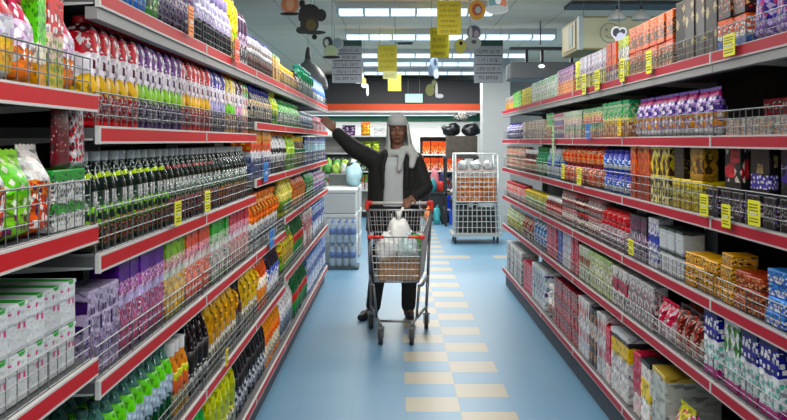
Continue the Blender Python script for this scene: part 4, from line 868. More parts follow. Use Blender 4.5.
tagcard(563, 171, .10, .10, 'R', Yc, 'yellow tag on right third shelf, farthest')
tagcard(579, 176, .13, .105, 'R', Yc, 'yellow tag on right third shelf under red crisp bags')
tagcard(704, 205, .085, .078, 'R', Yc, 'yellow tag on right third shelf, first of the near trio')
tagcard(726, 216, .078, .078, 'R', Yc, 'yellow tag on right third shelf, middle of near trio')
tagcard(754, 213, .095, .078, 'R', Yc, 'yellow tag on right third shelf, nearest and widest')
tagcard(631, 247, .085, .072, 'R', Yc, 'yellow tag on the right fourth shelf')
tagcard(553, 146, .08, .28, 'R', '#a8cc9a', 'tall pale green strip hanging across right third shelf', ink='#7aa86a')

# ================================================================= things hanging from the ceiling
def cord(t, x, y, z0, z1):
    q = MB(); q.tube((x, y, z0), (x, y, z1), .0025, n=5); obj('hanging_wire', q, mat('wire_grey', '#85888a', .5, .4), t)
def hang_sign(x0, x1, y0, y1, Y, col, label, rows, header=None, ink='#1b1d26', cat='sign', name='hanging_sign', grp=None):
    a = at(x0, y1, Y); b2 = at(x1, y0, Y); w = b2.x-a.x; h = min(b2.z, CEIL-.05)-a.z
    t = thing(name, label, cat, (a.x+w/2, Y, a.z), 0, grp)
    q = MB(); q.box(-w/2, w/2, -.004, .004, 0, h, bev=.002); obj('panel', q, mat('sign_'+col, col, .5), t)
    for s in (-1, 1): cord(t, s*w*.42, 0, h, CEIL-a.z)
    if header:
        q = MB(); q.box(-w/2+.006, w/2-.006, -.008, -.003, h*.86, h*.985); obj('header_band', q, mat('head_'+header, header, .5), t)
    q = MB(); top = h*(.84 if header else .94); rh = (top-h*.03)/rows
    for r in range(rows):
        zt = top-r*rh
        if header and r: q.box(-w*.46, w*.46, -.006, -.003, zt-.005, zt+.005)
        x = -w*.34 if r % 2 else -w*.40
        end = w*.38 if r % 2 == 0 else w*.30
        while x < end:
            l = random.uniform(.025, .06)*w; hh = rh*(.34 if header else .42)
            zb = zt-rh*.72
            q.box(x, x+l*.35, -.006, -.003, zb, zb+hh)
            if random.random() < .7: q.box(x, x+l, -.006, -.003, zb+hh*.75, zb+hh)
            if random.random() < .4: q.box(x, x+l, -.006, -.003, zb, zb+hh*.22)
            x += l+w*(.02 if random.random() < .75 else .06)
    obj('lettering', q, mat('sign_ink'+ink, ink, .6), t)
    return t
gs = 'grey aisle directory boards with a green header'
hang_sign(332, 362, 40, 83, 11.5, '#8e949c', 'grey aisle board with green header, hanging on the left', 5, '#12453a', grp=gs)
hang_sign(474, 503, 40, 83, 11.5, '#8e949c', 'grey aisle board with green header, hanging on the right', 4, '#12453a', grp=gs)
gy_ = 'yellow hanging offer signs'
hang_sign(437, 461, 1, 35, 8.0, '#e2cf10', 'largest yellow hanging offer sign, top centre', 6, None, '#7a7010', grp=gy_)
hang_sign(430, 449, 27.5, 58, 9.3, '#d8cb12', 'yellow hanging sign just below the largest one', 4, None, '#6a6a14', grp=gy_)
hang_sign(378, 397, 45, 71, 11.7, '#d0c010', 'yellow hanging sign left of centre, highest of three', 4, None, '#8a7f14', grp=gy_)
hang_sign(383, 397, 64, 79, 13.6, '#f0eca0', 'pale yellow hanging sign, middle of the three', 2, None, '#c8bc50', grp=gy_)
hang_sign(388, 401, 74, 91, 15.2, '#dfe040', 'bright yellow hanging sign, lowest of the three', 3, None, '#a8a030', grp=gy_)

def cutout(px, py, s, Y, label, shapes, border=.08, name='hanging_cutout'):
    """card cut-out: shapes = [(cx, cz, rx, rz, colour)] in units of half its size s px"""
    c = at(px, py, Y); k = s*Y/F
    t = thing(name, label, 'decoration', (c.x, Y, c.z), 0, 'card cut-outs hanging from the ceiling')
    top = max(cz+rz for _, cz, _, rz, _ in shapes)
    def disc(q, cx, cz, rx, rz, y0, y1):
        q.prism([(k*(cx+rx*math.cos(2*PI*i/20)), k*(cz+rz*math.sin(2*PI*i/20))) for i in range(20)], y0, y1)
    cols = []
    for sh in shapes:
        if sh[4] not in cols: cols.append(sh[4])
    if border:
        q = MB()
        for i, (cx, cz, rx, rz, _) in enumerate(shapes): disc(q, cx, cz, rx+border, rz+border, 0+i*.0002, .006+i*.0002)
        obj('white_border', q, mat('card_white', '#c9cccd', .6), t)
    for j, col in enumerate(cols):
        q = MB()
        for i, (cx, cz, rx, rz, cc) in enumerate(shapes):
            if cc == col: disc(q, cx, cz, rx, rz, -.0015-i*.0012, 0)
        obj('printed_shape', q, mat('cut_'+col, col, .5), t)
    cord(t, 0, 0, k*(top)*.9, CEIL-c.z)
K_ = '#1a1a1c'; W0 = '#dfe3e6'
cutout(290, 5, 11, 8.3, 'orange mug-shaped card cut-out with dark trim, top left', [(0, 0, .8, .75, '#e08a5a'), (0, .1, .35, .6, '#f0b08a'), (1.1, .1, .25, .35, K_), (0, -.8, .9, .15, K_)])
cutout(311, 19, 15, 8.3, 'dark round-eared card cut-out hanging left of centre', [(-.1, .45, .7, .55, '#1c1816'), (.65, .25, .38, .42, K_), (-.1, -.35, .62, .6, '#2a1c12'), (0, -.4, .35, .38, '#5c4e1c'), (-.6, -.75, .4, .25, K_), (.2, -.9, .8, .14, K_), (-.65, .1, .2, .3, K_)], border=0)
cutout(314.5, 37, 3, 8.4, 'small dark bead hanging under the round-eared cut-out', [(0, 0, .9, .9, K_)], border=0)
cutout(332, 47, 12, 9.2, 'white-bordered mug-shaped cut-out, green base, left of directory board', [(-.35, .35, .4, .5, '#30403e'), (.45, .3, .42, .42, '#93a6b2'), (-.1, -.35, .55, .5, '#c4d8a8'), (0, -.85, .75, .13, K_), (-.45, .35, .18, .3, '#d8dcd0')])
cutout(470, 38, 13, 9.2, 'white-bordered cut-out with long ears and yellow ring', [(.3, .45, .5, .5, '#6d6a90'), (.05, .4, .14, .45, W0), (.5, .3, .2, .3, '#c8b8c8'), (.2, -.4, .6, .45, '#c8d0d0'), (-.75, -.65, .42, .5, '#e8e060'), (-.7, -.4, .14, .16, K_), (.3, -.3, .2, .15, '#5a6068')])
cutout(497, 5, 12, 7.4, 'white-bordered pale card cut-out, top right of centre', [(-.2, .2, .5, .6, '#5a8a94'), (.5, .1, .3, .5, '#c8704a'), (0, -.35, .9, .35, '#a8b0b4'), (.1, .35, .25, .3, '#dfe6ea')])
cutout(477, 10, 10, 7.9, 'orange and yellow ring-shaped card cut-out, top right of centre', [(0, 0, .85, 1.0, '#d89a1c'), (0, .05, .5, .6, '#b0452c'), (.1, 0, .28, .35, '#9fb8b0')], border=0)
cutout(364, 83, 9, 12.5, 'small winged white and ochre cut-out left of yellow signs', [(-.1, .2, .35, .45, '#b8a05a'), (-.65, .1, .4, .16, W0), (.1, -.3, .4, .25, '#e8e4d8'), (.4, -.9, .14, .55, W0), (-.1, .8, .1, .4, '#c8c8c4')], border=0)
cutout(434, 68, 12, 12.0, 'tall blue-grey cut-out hanging beside yellow signs', [(0, .2, .35, .9, '#8aa2c0'), (-.3, -.2, .2, .5, '#5a6f8c'), (.2, -.5, .22, .4, '#d8dfe8'), (.1, .5, .12, .3, '#3c4654')], border=0)
cutout(434, 91, 10, 14.0, 'small olive and white cut-out above the orange fascia', [(-.4, .1, .45, .6, '#8a8a4a'), (.25, .1, .13, .8, '#e8e6dc'), (.6, -.5, .35, .22, '#ece8f0'), (0, .8, .25, .3, '#8a8f60')], border=0)
cutout(619, 36, 9, 7.0, 'dark and lilac white-bordered cut-out before the cream light box', [(-.3, .4, .4, .5, '#2a2c3a'), (.4, .5, .3, .3, '#3a3c50'), (.15, -.2, .45, .6, '#b8bcd4')], border=.18)

def pendant(px, ybot, wpx, hpx, Y, col, label):
    c = at(px, ybot, Y); w = wpx*Y/F; h = hpx*Y/F
    t = thing('pendant_lamp', label, 'lamp', (c.x, Y, c.z), 0)
    q = MB(); p = [(.5, 0), (.50, .05), (.47, .22), (.38, .42), (.22, .60), (.10, .68), (.08, .75)]
    q.lathe([(r*w, z*h) for r, z in p], n=24)
    obj('lamp_shade', q, mat('shade_'+col, col, .45, .3), t)
    q = MB(); q.lathe([(.07*w, .74*h), (.08*w, .8*h), (.05*w, h), (.02*w, 1.05*h)], n=12); obj('socket_cap', q, mat('socket_dark', '#2c2d30', .5), t)
    q = MB(); q.lathe([(.1*w, -.04*h), (.14*w, .02*h), (.1*w, .12*h)], n=12); obj('bulb', q, mat('bulb_white', '#f4f0e8', .3), t)
    cord(t, 0, 0, h, CEIL-c.z)
pendant(308, 89, 40, 40, 11.5, '#606467', 'grey bell-shaped pendant lamp over the left shelves')
pendant(617, 20, 19, 14, 7.6, '#c8ccca', 'white dome pendant lamp over the right shelves, nearer centre')
pendant(641, 20, 19, 14, 7.6, '#bfc3c1', 'white dome pendant lamp right of the other dome')

# cream light box over the right-hand shelves
t = thing('light_box', 'large cream ceiling-hung box with round face drawings above right shelves', 'sign', (2.15, 8.0, 2.27), 0)
cream = mat('cream_panel', '#cfcfae', .5); ochre = mat('ochre_panel', '#a89a62', .6)
q = MB(); q.box(-.62, .62, 0, .8, 0, .28, bev=.008); obj('housing', q, ochre, t)
q = MB(); q.box(-.60, .60, -.008, .0, .015, .265); obj('front_panel', q, cream, t)
q = MB(); q.box(-.622, -.585, -.012, .03, 0, .28); obj('edge_trim', q, mat('pale_blue_trim', '#b8c8cc', .4), t)
q = MB(); q.box(-.628, -.62, .12, .68, .03, .25); obj('side_panel', q, mat('side_cream', '#b8ae7a', .5), t)
q = MB(); q.box(-.632, -.628, .22, .40, .05, .23); obj('side_print', q, mat('side_green', '#6a8c80', .5), t)
def ringz(q, cx, cz, r, th, y0, y1, n=22, a0=0, a1=2*PI):
    for i in range(n):
        a = a0+(a1-a0)*i/n; b2 = a0+(a1-a0)*(i+1)/n
        pts = [(cx+(r-th)*math.cos(a), cz+(r-th)*math.sin(a)), (cx+r*math.cos(a), cz+r*math.sin(a)), (cx+r*math.cos(b2), cz+r*math.sin(b2)), (cx+(r-th)*math.cos(b2), cz+(r-th)*math.sin(b2))]
        q.prism(pts, y0, y1)
q = MB()
for cx in (-.36, .02, .38):
    ringz(q, cx, .14, .085, .007, -.012, -.007); ringz(q, cx, .14, .045, .007, -.012, -.007, 10, PI*1.15, PI*1.85)
    for s in (-1, 1): ringz(q, cx+s*.03, .165, .012, .008, -.012, -.007, 8)
obj('face_drawing', q, mat('drawing_grey', '#8f9a86', .5), t)
for s in (-.5, .5): cord(t, s, .4, .28, CEIL-2.27)
# dark unit hung beyond it
a = at(511, 79, 11.0); b2 = at(566, 62, 11.0)
t = thing('air_curtain', 'dark grey hanging unit with a small bright spot, above right shelves', 'appliance', (a.x, 11.0, a.z), 0)
W1 = b2.x-a.x; H1 = b2.z-a.z
q = MB(); q.box(0, W1+.5, 0, .5, 0, H1, bev=.015); obj('housing', q, mat('unit_dark', '#63666a', .5), t)
for x in (.18, .36, .7): q = MB(); q.box(x, x+.03, .1, .16, H1, H1+.17); obj('bracket', q, black, t)
q = MB(); q.box(0, W1+.5, .06, .2, H1+.15, H1+.18); obj('top_rail', q, mat('rail_dark', '#3a3d40', .5), t)
for x in (.35, .9): q = MB(); q.box(x, x+.012, .12, .132, H1+.21, CEIL-a.z); obj('hanger', q, mat('rail_dark', '#3a3d40', .5), t)
q = MB(); q.ell((.35, -.005, H1*.75), (.035, .012, .018)); obj('indicator_light', q, mat('spot_white', '#ffffff', emit=3), t)
# duct and vents
q = MB(); q.box(1.75, 4.2, 9.5, 9.95, CEIL-.035, CEIL); t = obj('air_duct', q, mat('duct_dark', '#5a5d60', .6)); tag(t, 'dark grey air duct under the ceiling, top right', 'duct')
def vent(x0, x1, y0, y1, label, n=4):
    t = thing('ceiling_vent', label, 'vent', ((x0+x1)/2, (y0+y1)/2, CEIL), 0, 'dark slotted vents in the ceiling'); w = (x1-x0)/2; d = (y1-y0)/2
    q = MB(); q.box(-w, w, -d, d, -.006, 0); obj('frame', q, mat('vent_frame', '#85888c', .6), t)
    for i in range(n):
        y = -d+.03+(2*d-.06)*(i+.5)/n; q = MB(); q.box(-w+.02, w-.02, y-.03, y+.03, -.016, -.004); obj('slat', q, mat('vent_slot', '#26282a', .7), t)
vent(-.22, .24, 9.98, 10.42, 'dark slotted ceiling vent between the first light rows')
vent(-.10, .12, 12.9, 13.2, 'small ceiling vent, left of the yellow signs', 2)
vent(.02, .26, 13.45, 13.75, 'small ceiling vent, farther of the two small ones', 2)

# ================================================================= far end of the store
q = MB(); q.box(-4.5, 1.75, 19.9, 20.5, 2.28, 2.78); struct('trim_1', q, mat('fascia_charcoal', '#3d3d40', .6))
q = MB(); q.box(-4.5, 1.78, 19.86, 20.5, 2.145, 2.28); struct('trim_2', q, mat('fascia_orange', '#e8501c', .45))
q = MB(); q.box(-4.5, 1.78, 19.88, 20.5, 2.10, 2.145); struct('trim_3', q, white)
q = MB(); q.box(-4.5, 1.9, 20.55, 20.7, 1.93, 2.10); struct('trim_4', q, mat('band_green', '#115a42', .6))
q = MB(); q.box(-4.5, 1.9, 20.6, 20.75, 0.0, 1.93); struct('trim_5', q, mat('band_white', '#cfd2cf', .6))
q = MB(); q.box(1.46, 1.92, 16.0, 16.46, 0, CEIL); struct('trim_6', q, mat('pillar_grey', '#a3a6a6', .7, noise=.06, nscale=5))
t = thing('added_wall_light', 'added light bar under the orange fascia, brightening the white wall band', 'lamp', (.0, 20.15, 2.0995), 0)  # added lamp, put in to brighten the white wall band
q = MB(); q.box(-3.2, 1.7, -.05, .05, -.05, 0); obj('housing', q, white, t)
q = MB(); q.box(-3.1, 1.6, -.03, .03, -.062, -.05); obj('diffuser', q, tube_m, t)
l = bpy.data.lights.new('lamp', 'AREA'); l.shape = 'RECTANGLE'; l.size = 4.6; l.size_y = .08; l.energy = 40; l.color = (1, .98, .95)
o = bpy.data.objects.new('lamp', l); C.objects.link(o); o.parent = t; o.location = (-.75, 0, -.07)
t = thing('exit_sign', 'glowing pale green exit sign on the dark fascia', 'sign', (.39, 19.86, 2.30), 0)
q = MB(); q.box(-.185, .185, -.03, .03, .0, .19, bev=.006); obj('housing', q, mat('exit_case', '#b8c8c0', .5), t)
q = MB(); q.box(-.17, .17, -.034, -.03, .015, .175); obj('lit_panel', q, mat('exit_glow', '#9fe8d4', emit=1.2), t)
q = MB(); q.tube((-.12, 0, .19), (-.12, 0, CEIL-2.30), .006); q.tube((.12, 0, .19), (.12, 0, CEIL-2.30), .006); obj('hanger', q, steel, t)

def stand(name, label, x0, x1, Y, dep, boards, col):
    t = thing(name, label, 'shelf', ((x0+x1)/2, Y, 0), 0); w = (x1-x0)/2; mt = mat('stand_'+col, col, .5)
    for z in boards: q = MB(); q.box(-w, w, 0, dep, z-.03, z); obj('shelf', q, mt, t)
    for s in (-1, 1):
        q = MB(); x = s*(w+.012); q.box(x-.012, x+.012, 0, dep, 0, max(boards)+.02); obj('side_panel', q, mt, t)
    q = MB(); q.box(-w, w, dep-.015, dep, 0, max(boards)-.0); obj('back_panel', q, mat('stand_back', '#a5a09b', .7), t)
def goods(kind, label, cat, x0, x1, n, Y, z, h, d, body, spots, grp, dx=1.0, bagged=False):
    for i in range(n):
        w = (x1-x0)/n
        key = kind+label
        if key not in PR: PR[key] = (bag if bagged else carton)(kind, cat, w*.94, h, d, pr(body, spots))
        lab = label if n == 1 else label+', %s from the left' % ORD[i]
        place(key, (x0+w*(i+.5), Y+d/2+.02, z+.0005), random.uniform(-.03, .03), lab, grp, False)
stand('display_shelf', 'white display shelf with orange boxes at the far wall', .50, 1.40, 19.2, .45, (1.62, 1.25, .92, .55, .15), '#d9dcda')
goods('orange_box', 'orange box on upper board of far display shelf', 'box', .55, 1.36, 5, 19.2, 1.25, .25, .25, [(0, '#e8702a'), (.3, '#f09048'), (.6, '#ee5f1c')], [('#f4d8c0', 2, 3, .3, 0, .4)], 'orange boxes on the far shelf, upper')
goods('orange_box', 'orange box on lower board of far display shelf', 'box', .55, 1.36, 5, 19.2, .92, .25, .25, [(0, '#e8642a'), (.3, '#f0986a'), (.6, '#ea5a1c')], [('#f4e0d0', 2, 3, .3, 0, .4)], 'orange boxes on the far shelf, lower')
goods('dark_bag', 'dark bag on low board of far display shelf', 'bag', .55, 1.36, 4, 19.2, .55, .3, .25, [(0, '#1c2a3a'), (.5, '#24303c')], [('#2a8aa0', 2, 3, .35, 0, 1), ('#b83a2c', 2, 3, .3, 0, 1)], 'dark bags on the far display shelf', bagged=True)
goods('blue_box', 'bright blue box on lowest board of far display shelf', 'box', .95, 1.36, 2, 19.2, .15, .28, .25, [(0, '#1c4ac8'), (.6, '#2a5ae0')], [], 'blue boxes on the far shelf')
goods('dark_box', 'dark box on lowest board of far display shelf', 'box', .55, .93, 2, 19.2, .15, .26, .25, [(0, '#3a1c1a'), (.6, '#20222a')], [], 'dark boxes on the far shelf')
stand('display_shelf', 'white display shelf at far left behind the shopper', -1.55, -.12, 18.9, .45, (1.62, 1.28, .92, .55, .15), '#b4b8b6')
goods('purple_box', 'purple box on top of far left display shelf', 'box', -1.05, -.78, 1, 18.9, 1.62, .2, .2, [(0, '#5a2a5e'), (.6, '#3a1c44')], [('#c8b8d0', 2, 3, .3, .1, .9)], None)
goods('orange_bag', 'orange bag on top of far left display shelf', 'bag', -.68, -.48, 1, 18.9, 1.62, .26, .15, [(0, '#f0a02a'), (.6, '#e8701c')], [('#f4e070', 2, 3, .3, .1, .9)], None, bagged=True)
goods('white_box', 'white box on top of far left display shelf', 'box', -.42, -.16, 1, 18.9, 1.62, .16, .2, [(0, '#e0e0dc'), (.6, '#d0d4d0')], [], None)
goods('lime_bag', 'lime green bag on far left display shelf', 'bag', -.95, -.30, 4, 18.9, 1.28, .22, .2, [(0, '#a8b81c'), (.6, '#8aa824')], [('#e0e48a', 2, 3, .3, .1, .9)], 'lime bags on the far left shelf', bagged=True)
goods('dark_box', 'black and brown box on far left display shelf', 'box', -1.4, -.2, 7, 18.9, .92, .28, .25, [(0, '#24221f'), (.5, '#3c3a36')], [('#b8c0b8', 2, 3, .3, .1, .9), ('#5a8c3a', 2, 3, .25, .1, .9)], 'dark boxes on the far left shelf')
goods('colourful_box', 'white and green box on low far left shelf board', 'box', -1.4, -.2, 6, 18.9, .55, .3, .25, [(0, '#c8ccc8'), (.5, '#5a8c4a')], [('#c83a2a', 2, 3, .3, .1, .9)], 'green white boxes on far left shelf')
# black bags and baskets in the middle distance, right of the aisle
t = thing('sales_table', 'dark display table with black bags, beside the grey pillar', 'table', (1.18, 17.2, 0), 0)
q = MB(); q.box(-.32, .30, -.3, .3, 1.20, 1.24); obj('tabletop', q, mat('dark_table', '#2c2e30', .5), t)
for sx in (-.28, .26):
    for sy in (-.26, .26): q = MB(); q.box(sx-.02, sx+.02, sy-.02, sy+.02, 0, 1.20); obj('leg', q, black, t)
q = MB(); q.box(-.30, .28, -.28, .28, .55, .58); obj('shelf', q, mat('dark_table', '#2c2e30', .5), t)
def lump(name, label, cat, c, r, m_, seed=1, grp=None, knot=None):
    q = MB(); q.ell(c, r, nu=18, nv=12)
    rnd = random.Random(seed); ph = [rnd.uniform(0, 6) for _ in range(6)]
    out = []
    for x, y, z in q.v:
        dx, dy, dz = (x-c[0])/r[0], (y-c[1])/r[1], (z-c[2])/r[2]
        k = 1+.10*math.sin(4*dx+ph[0]+3*dz)+.08*math.sin(5*dy+ph[1]-4*dx)+.07*math.sin(6*dz+ph[2]+5*dy)
        zz = c[2]+dz*r[2]*k; zz = max(zz, c[2]-r[2]*.80)
        out.append((c[0]+dx*r[0]*k, c[1]+dy*r[1]*k, zz))
    q.v = out
    base = c[2]-r[2]*.80
    q.v = [(x-c[0], y-c[1], z-base) for x, y, z in q.v]
    if knot:
        t = thing(name, label, cat, (c[0], c[1], base), 0, grp); obj('bag_body', q, m_, t)
        kk = MB(); H_ = c[2]+r[2]-base
        kk.tube((0, 0, H_*.93), (0, 0, H_*1.08), r[0]*.12, r2=r[0]*.28); kk.tube((0, 0, H_*1.0), (r[0]*.35, 0, H_*1.15), r[0]*.06, r2=r[0]*.12)
        obj('knot', kk, m_, t); return t
    o = obj(name, q, m_, loc=(c[0], c[1], base)); return tag(o, label, cat, grp)
blk = mat('black_film', '#15171c', .3)
for i, (x, z, rx, rz) in enumerate(((1.20, 1.65, .20, .09), (1.20, 1.82, .20, .085))):
    pass
q = MB(); q.box(.92, 1.46, 17.0, 17.4, 1.2405, 1.60); t = obj('black_crate', q, mat('crate_black', '#3a342c', .6, noise=.75, nscale=14)); tag(t, 'black crate on the dark display table', 'crate')
for i, x in enumerate((1.00, 1.36)):
    lump('black_bag', 'black bag on the black crate, %s one' % ('left', 'right')[i], 'bag', (x, 17.2, 1.602+.10), (.155, .16, .125), blk, 5+i, 'black bags on the crate')
lump('striped_bag', 'black and white patterned bag on the black bags', 'bag', (1.18, 17.2, 1.93), (.15, .12, .09), pr([(0, '#20221f')], [('#e0e0d8', 9, 9, .33, -9, 9)]), 9)
# heaped goods on low platforms past the shelves on the right
for nm, x0, x1, Y, h_ in (('nearer', 1.02, 1.40, 18.0, .42), ('farther', .62, .99, 18.3, .55)):
    q = MB(); q.box(x0, x1, Y-.22, Y+.22, h_-.05, h_, bev=.004); q.box(x0+.03, x1-.03, Y-.19, Y+.19, 0, h_-.04)
    t = obj('low_platform', q, mat('platform_dark', '#23272c', .6)); tag(t, 'low dark display platform by the far shelf, %s one' % nm, 'table')
cl = [('teal', '#2a9aa6', .70, 18.2, .55, .09, .13), ('red', '#c8302a', .88, 18.2, .55, .08, .11), ('pink', '#d8808c', .76, 18.38, .55, .09, .24), ('dark blue', '#1c2a5a', .91, 18.38, .55, .07, .20),
      ('white', '#d8d4d0', 1.11, 17.92, .42, .075, .13), ('crimson', '#a81c3c', 1.29, 17.92, .42, .08, .15), ('brown', '#6a4a3a', 1.13, 18.1, .42, .09, .26), ('olive', '#6a6a4a', 1.32, 18.1, .42, .06, .24)]
for i, (cn, cc, x, y, z, rx, rz) in enumerate(cl):
    lump('sales_bag', '%s bag heaped on the low platforms by the far shelf' % cn, 'bag', (x, y, z+.001+.8*rz), (rx, .075, rz), mat('goods'+cc, cc, .5, noise=.4, nscale=18), 20+i, None, i % 2 == 0)
q = MB(); q.box(.98, 1.26, 17.35, 17.6, 0, .24, bev=.006); t = obj('blue_crate', q, mat('crate_blue', '#1f4fd0', .45, noise=.1)); tag(t, 'bright blue crate on the floor before the low platforms', 'crate')
for i, (cn, cc, x) in enumerate((('orange', '#d8742a', .60), ('teal', '#3aa0a8', .76), ('black', '#1c1c20', .90))):
    lump('floor_bag', '%s bag on the floor before the far shelf' % cn, 'bag', (x, 17.4, .001+.8*.17), (.075, .09, .17), mat('goods'+cc, cc, .5, noise=.4, nscale=18), 50+i, None, True)
t = thing('produce_stand', 'grey produce stand beyond the left shelves', 'table', (-.86, 14.2, 0), 0)
q = MB(); q.box(-.30, .30, -.3, .3, .98, 1.03); obj('tabletop', q, mat('stand_grey', '#8a8f90', .5), t)
q = MB(); q.box(-.30, .30, .26, .3, 1.03, 1.12); obj('back_rail', q, steel, t)
for sx in (-.26, .26):
    for sy in (-.24, .24): q = MB(); q.box(sx-.02, sx+.02, sy-.02, sy+.02, 0, .98); obj('leg', q, steel, t)
greens = ['#7fb03c', '#4f8f3a', '#a8c850', '#d8dcd0', '#5a9a44', '#c8d8a8']
k = 0
for r in range(2):
    for i in range(5):
        lump('produce_bag', 'green and white produce bag on grey stand, %s from left, %s row' % (ORD[i], ('front', 'back')[r]), 'bag', (-1.10+i*.12, 14.02+r*.18, 1.032+.8*(.085+.03*r)), (.058, .08, .085+.03*r), mat('green%d' % (k % 6), greens[k % 6], .6, noise=.4, nscale=25), 40+k, 'produce bags on the grey stand'); k += 1
lump('black_bag', 'large black sack between produce stand and foam boxes', 'bag', (-.58, 13.0, 1.066+.8*.09), (.09, .10, .09), mat('sack_dark', '#22262a', .6, noise=.4, nscale=20), 60)
lump('teal_bag', 'white and teal carrier bag on the foam boxes', 'bag', (-.54, 12.5, .92+.135), (.10, .09, .165), mat('bag_paleteal', '#a9cdd6', .4, noise=.25, nscale=12), 61, None, True)
foam = mat('white_foam', '#b4b9ba', .7)
PRb = [(-.70, 12.1), (-.68, 12.85)]
for j, (x, y) in enumerate(PRb):
    for i in range(3):
        t = thing('foam_box', 'white foam box, %s stack, %s' % (('front', 'rear')[j], ('bottom', 'middle', 'top')[i]), 'box', (x, y, i*.306), 0, 'white foam boxes past the left shelves')
        q = MB(); q.box(-.22, .22, -.30, .30, 0, .25, bev=.012); obj('box_body', q, foam, t)
        q = MB(); q.box(-.225, .225, -.305, .305, .251, .305, bev=.012); obj('lid', q, mat('foam_lid', '#c2c7c8', .7), t)
q = MB(); q.box(-.88, -.50, 12.72, 13.25, .9185, .9455+.12); t = obj('dark_tray', q, mat('dark_tray', '#565b58', .6, noise=.2)); tag(t, 'grey tray on the rear foam box stack', 'tray')
# shrink-wrapped water bottles
wat = mat('water_plastic', '#8fa6b8', .15, alpha=.9); shr = mat('shrink_film', '#dfe8ee', .12, alpha=.12)
q = MB(); q.box(-.81, -.43, 11.24, 11.66, 0, .03); t = obj('pallet', q, mat('pallet_dark', '#3c4a52', .7)); tag(t, 'low dark pallet under the water bottle packs', 'pallet')
bq = MB(); bq.lathe([(.030, 0), (.036, .01), (.036, .09), (.032, .10), (.036, .11), (.036, .18), (.014, .225), (.013, .245)], n=10)
bme = bq.mesh('bottle', [wat], True)
lq = MB(); lq.lathe([(.0368, .10), (.0368, .175)], n=10); lme = lq.mesh('label', [mat('water_label', '#1f4f96', .4)], True)
cq = MB(); cq.lathe([(.016, .24), (.016, .262)], n=10); cme = cq.mesh('cap', [mat('water_cap', '#1d4fa8', .4)], True)
for i in range(2):
    for s in range(1):
        t = thing('water_pack', 'shrink-wrapped pack of blue-capped water bottles, %s one' % ('lower', 'upper')[i], 'bottle pack', (-.62, 11.45, .031+i*.275), 0, 'water bottle packs past the left shelves')
        for ix in range(4):
            for iy in range(4):
                if 0 < ix < 3 and 0 < iy < 3: continue
                o = link('bottle', bme, t, (-.12+ix*.08, -.12+iy*.08, 0)); link('label', lme, o); link('cap', cme, o)
        q = MB(); q.box(-.162, .162, -.162, .162, 0, .268, bev=.015); obj('wrap', q, shr, t)

# wire trolley at the end of the right-hand shelves
def wire_quad(q, A, B, Cc, D, nu, nv, r):
    A, B, Cc, D = map(Vector, (A, B, Cc, D))
    for i in range(nu+1):
        u = i/nu; q.tube(A.lerp(B, u), D.lerp(Cc, u), r, n=4)
    for j in range(nv+1):
        v = j/nv; q.tube(A.lerp(D, v), B.lerp(Cc, v), r, n=4)
cw2 = mat('trolley_wire', '#c2c6c6', .35, .5)
t = thing('wire_trolley', 'silver wire trolley with brown boxes at end of right shelves', 'trolley', (1.20, 14.1, 0), 0)
q = MB()
for x in (-.31, .31):
    for y in (-.02, .62): q.tube((x, y, .12), (x, y, 1.32), .012, n=6)
for z in (.14, .62, 1.32):
    for y in (-.02, .62): q.tube((-.31, y, z), (.31, y, z), .010, n=6)
    for x in (-.31, .31): q.tube((x, -.02, z), (x, .62, z), .010, n=6)
obj('frame', q, cw2, t)
q = MB(); wire_quad(q, (-.35, -.06, .16), (.35, -.06, .16), (.33, -.04, .58), (-.33, -.04, .58), 10, 5, .006); obj('lower_mesh', q, cw2, t)
q = MB(); wire_quad(q, (-.31, -.02, .62), (.31, -.02, .62), (.31, -.02, 1.05), (-.31, -.02, 1.05), 9, 6, .005); obj('upper_mesh', q, cw2, t)
q = MB(); wire_quad(q, (-.31, -.02, .16), (-.31, .62, .16), (-.31, .62, 1.3), (-.31, -.02, 1.3), 8, 14, .005); wire_quad(q, (.31, -.02, .16), (.31, .62, .16), (.31, .62, 1.3), (.31, -.02, 1.3), 8, 14, .005); obj('side_mesh', q, cw2, t)
q = MB(); q.box(-.37, .37, -.07, .65, .11, .145); obj('base', q, steel, t)
q = MB(); q.box(-.30, .30, -.01, .61, .60, .62); obj('middle_shelf', q, steel, t)
for x in (-.31, .31):
    for y in (.04, .56):
        q = MB(); q.box(x-.015, x+.015, y-.02, y+.02, .07, .11); w_ = obj('caster_fork', q, steel, t)
        q = MB(); q.tube((x-.012, y, .05), (x+.012, y, .05), .05, n=14); obj('wheel', q, rubber, t)
brn = [(0, '#b06a3c'), (.5, '#c07a48')]
PR['bbox'] = carton('brown_box', 'box', .18, .17, .25, pr(brn, [('#d8a878', 2, 2, .3, .1, .9)]))
for tr in range(2):
    for i in range(3):
        place('bbox', (1.20-.19+i*.19, 14.28, .621+tr*.172), 0, 'orange-brown carton in the wire trolley, %s %s' % (('lower', 'upper')[tr], ('left', 'middle', 'right')[i]), 'orange-brown cartons in the wire trolley', False)
PR['pinkstk'] = carton('pale_carton', 'box', .18, .11, .25, pr([(0, '#a8968c'), (.5, '#b8a8a0')], [('#d8d0cc', 3, 3, .3, .1, .9)]))
for i in range(3): place('pinkstk', (1.20-.19+i*.19, 14.28, .966), 0, 'pale carton on top of brown cartons in trolley, %s' % ('left', 'middle', 'right')[i], 'pale cartons in the wire trolley', False)
for i in range(3):
    lump('silver_pack', 'silvery wrapped pack on top of the trolley cartons, %s' % ('left', 'middle', 'right')[i], 'pack', (1.20-.19+i*.19, 14.28, 1.079+.8*.08), (.085, .10, .08), mat('silver_film', '#b9bdbc', .35, .3, noise=.35, nscale=22), 80+i)
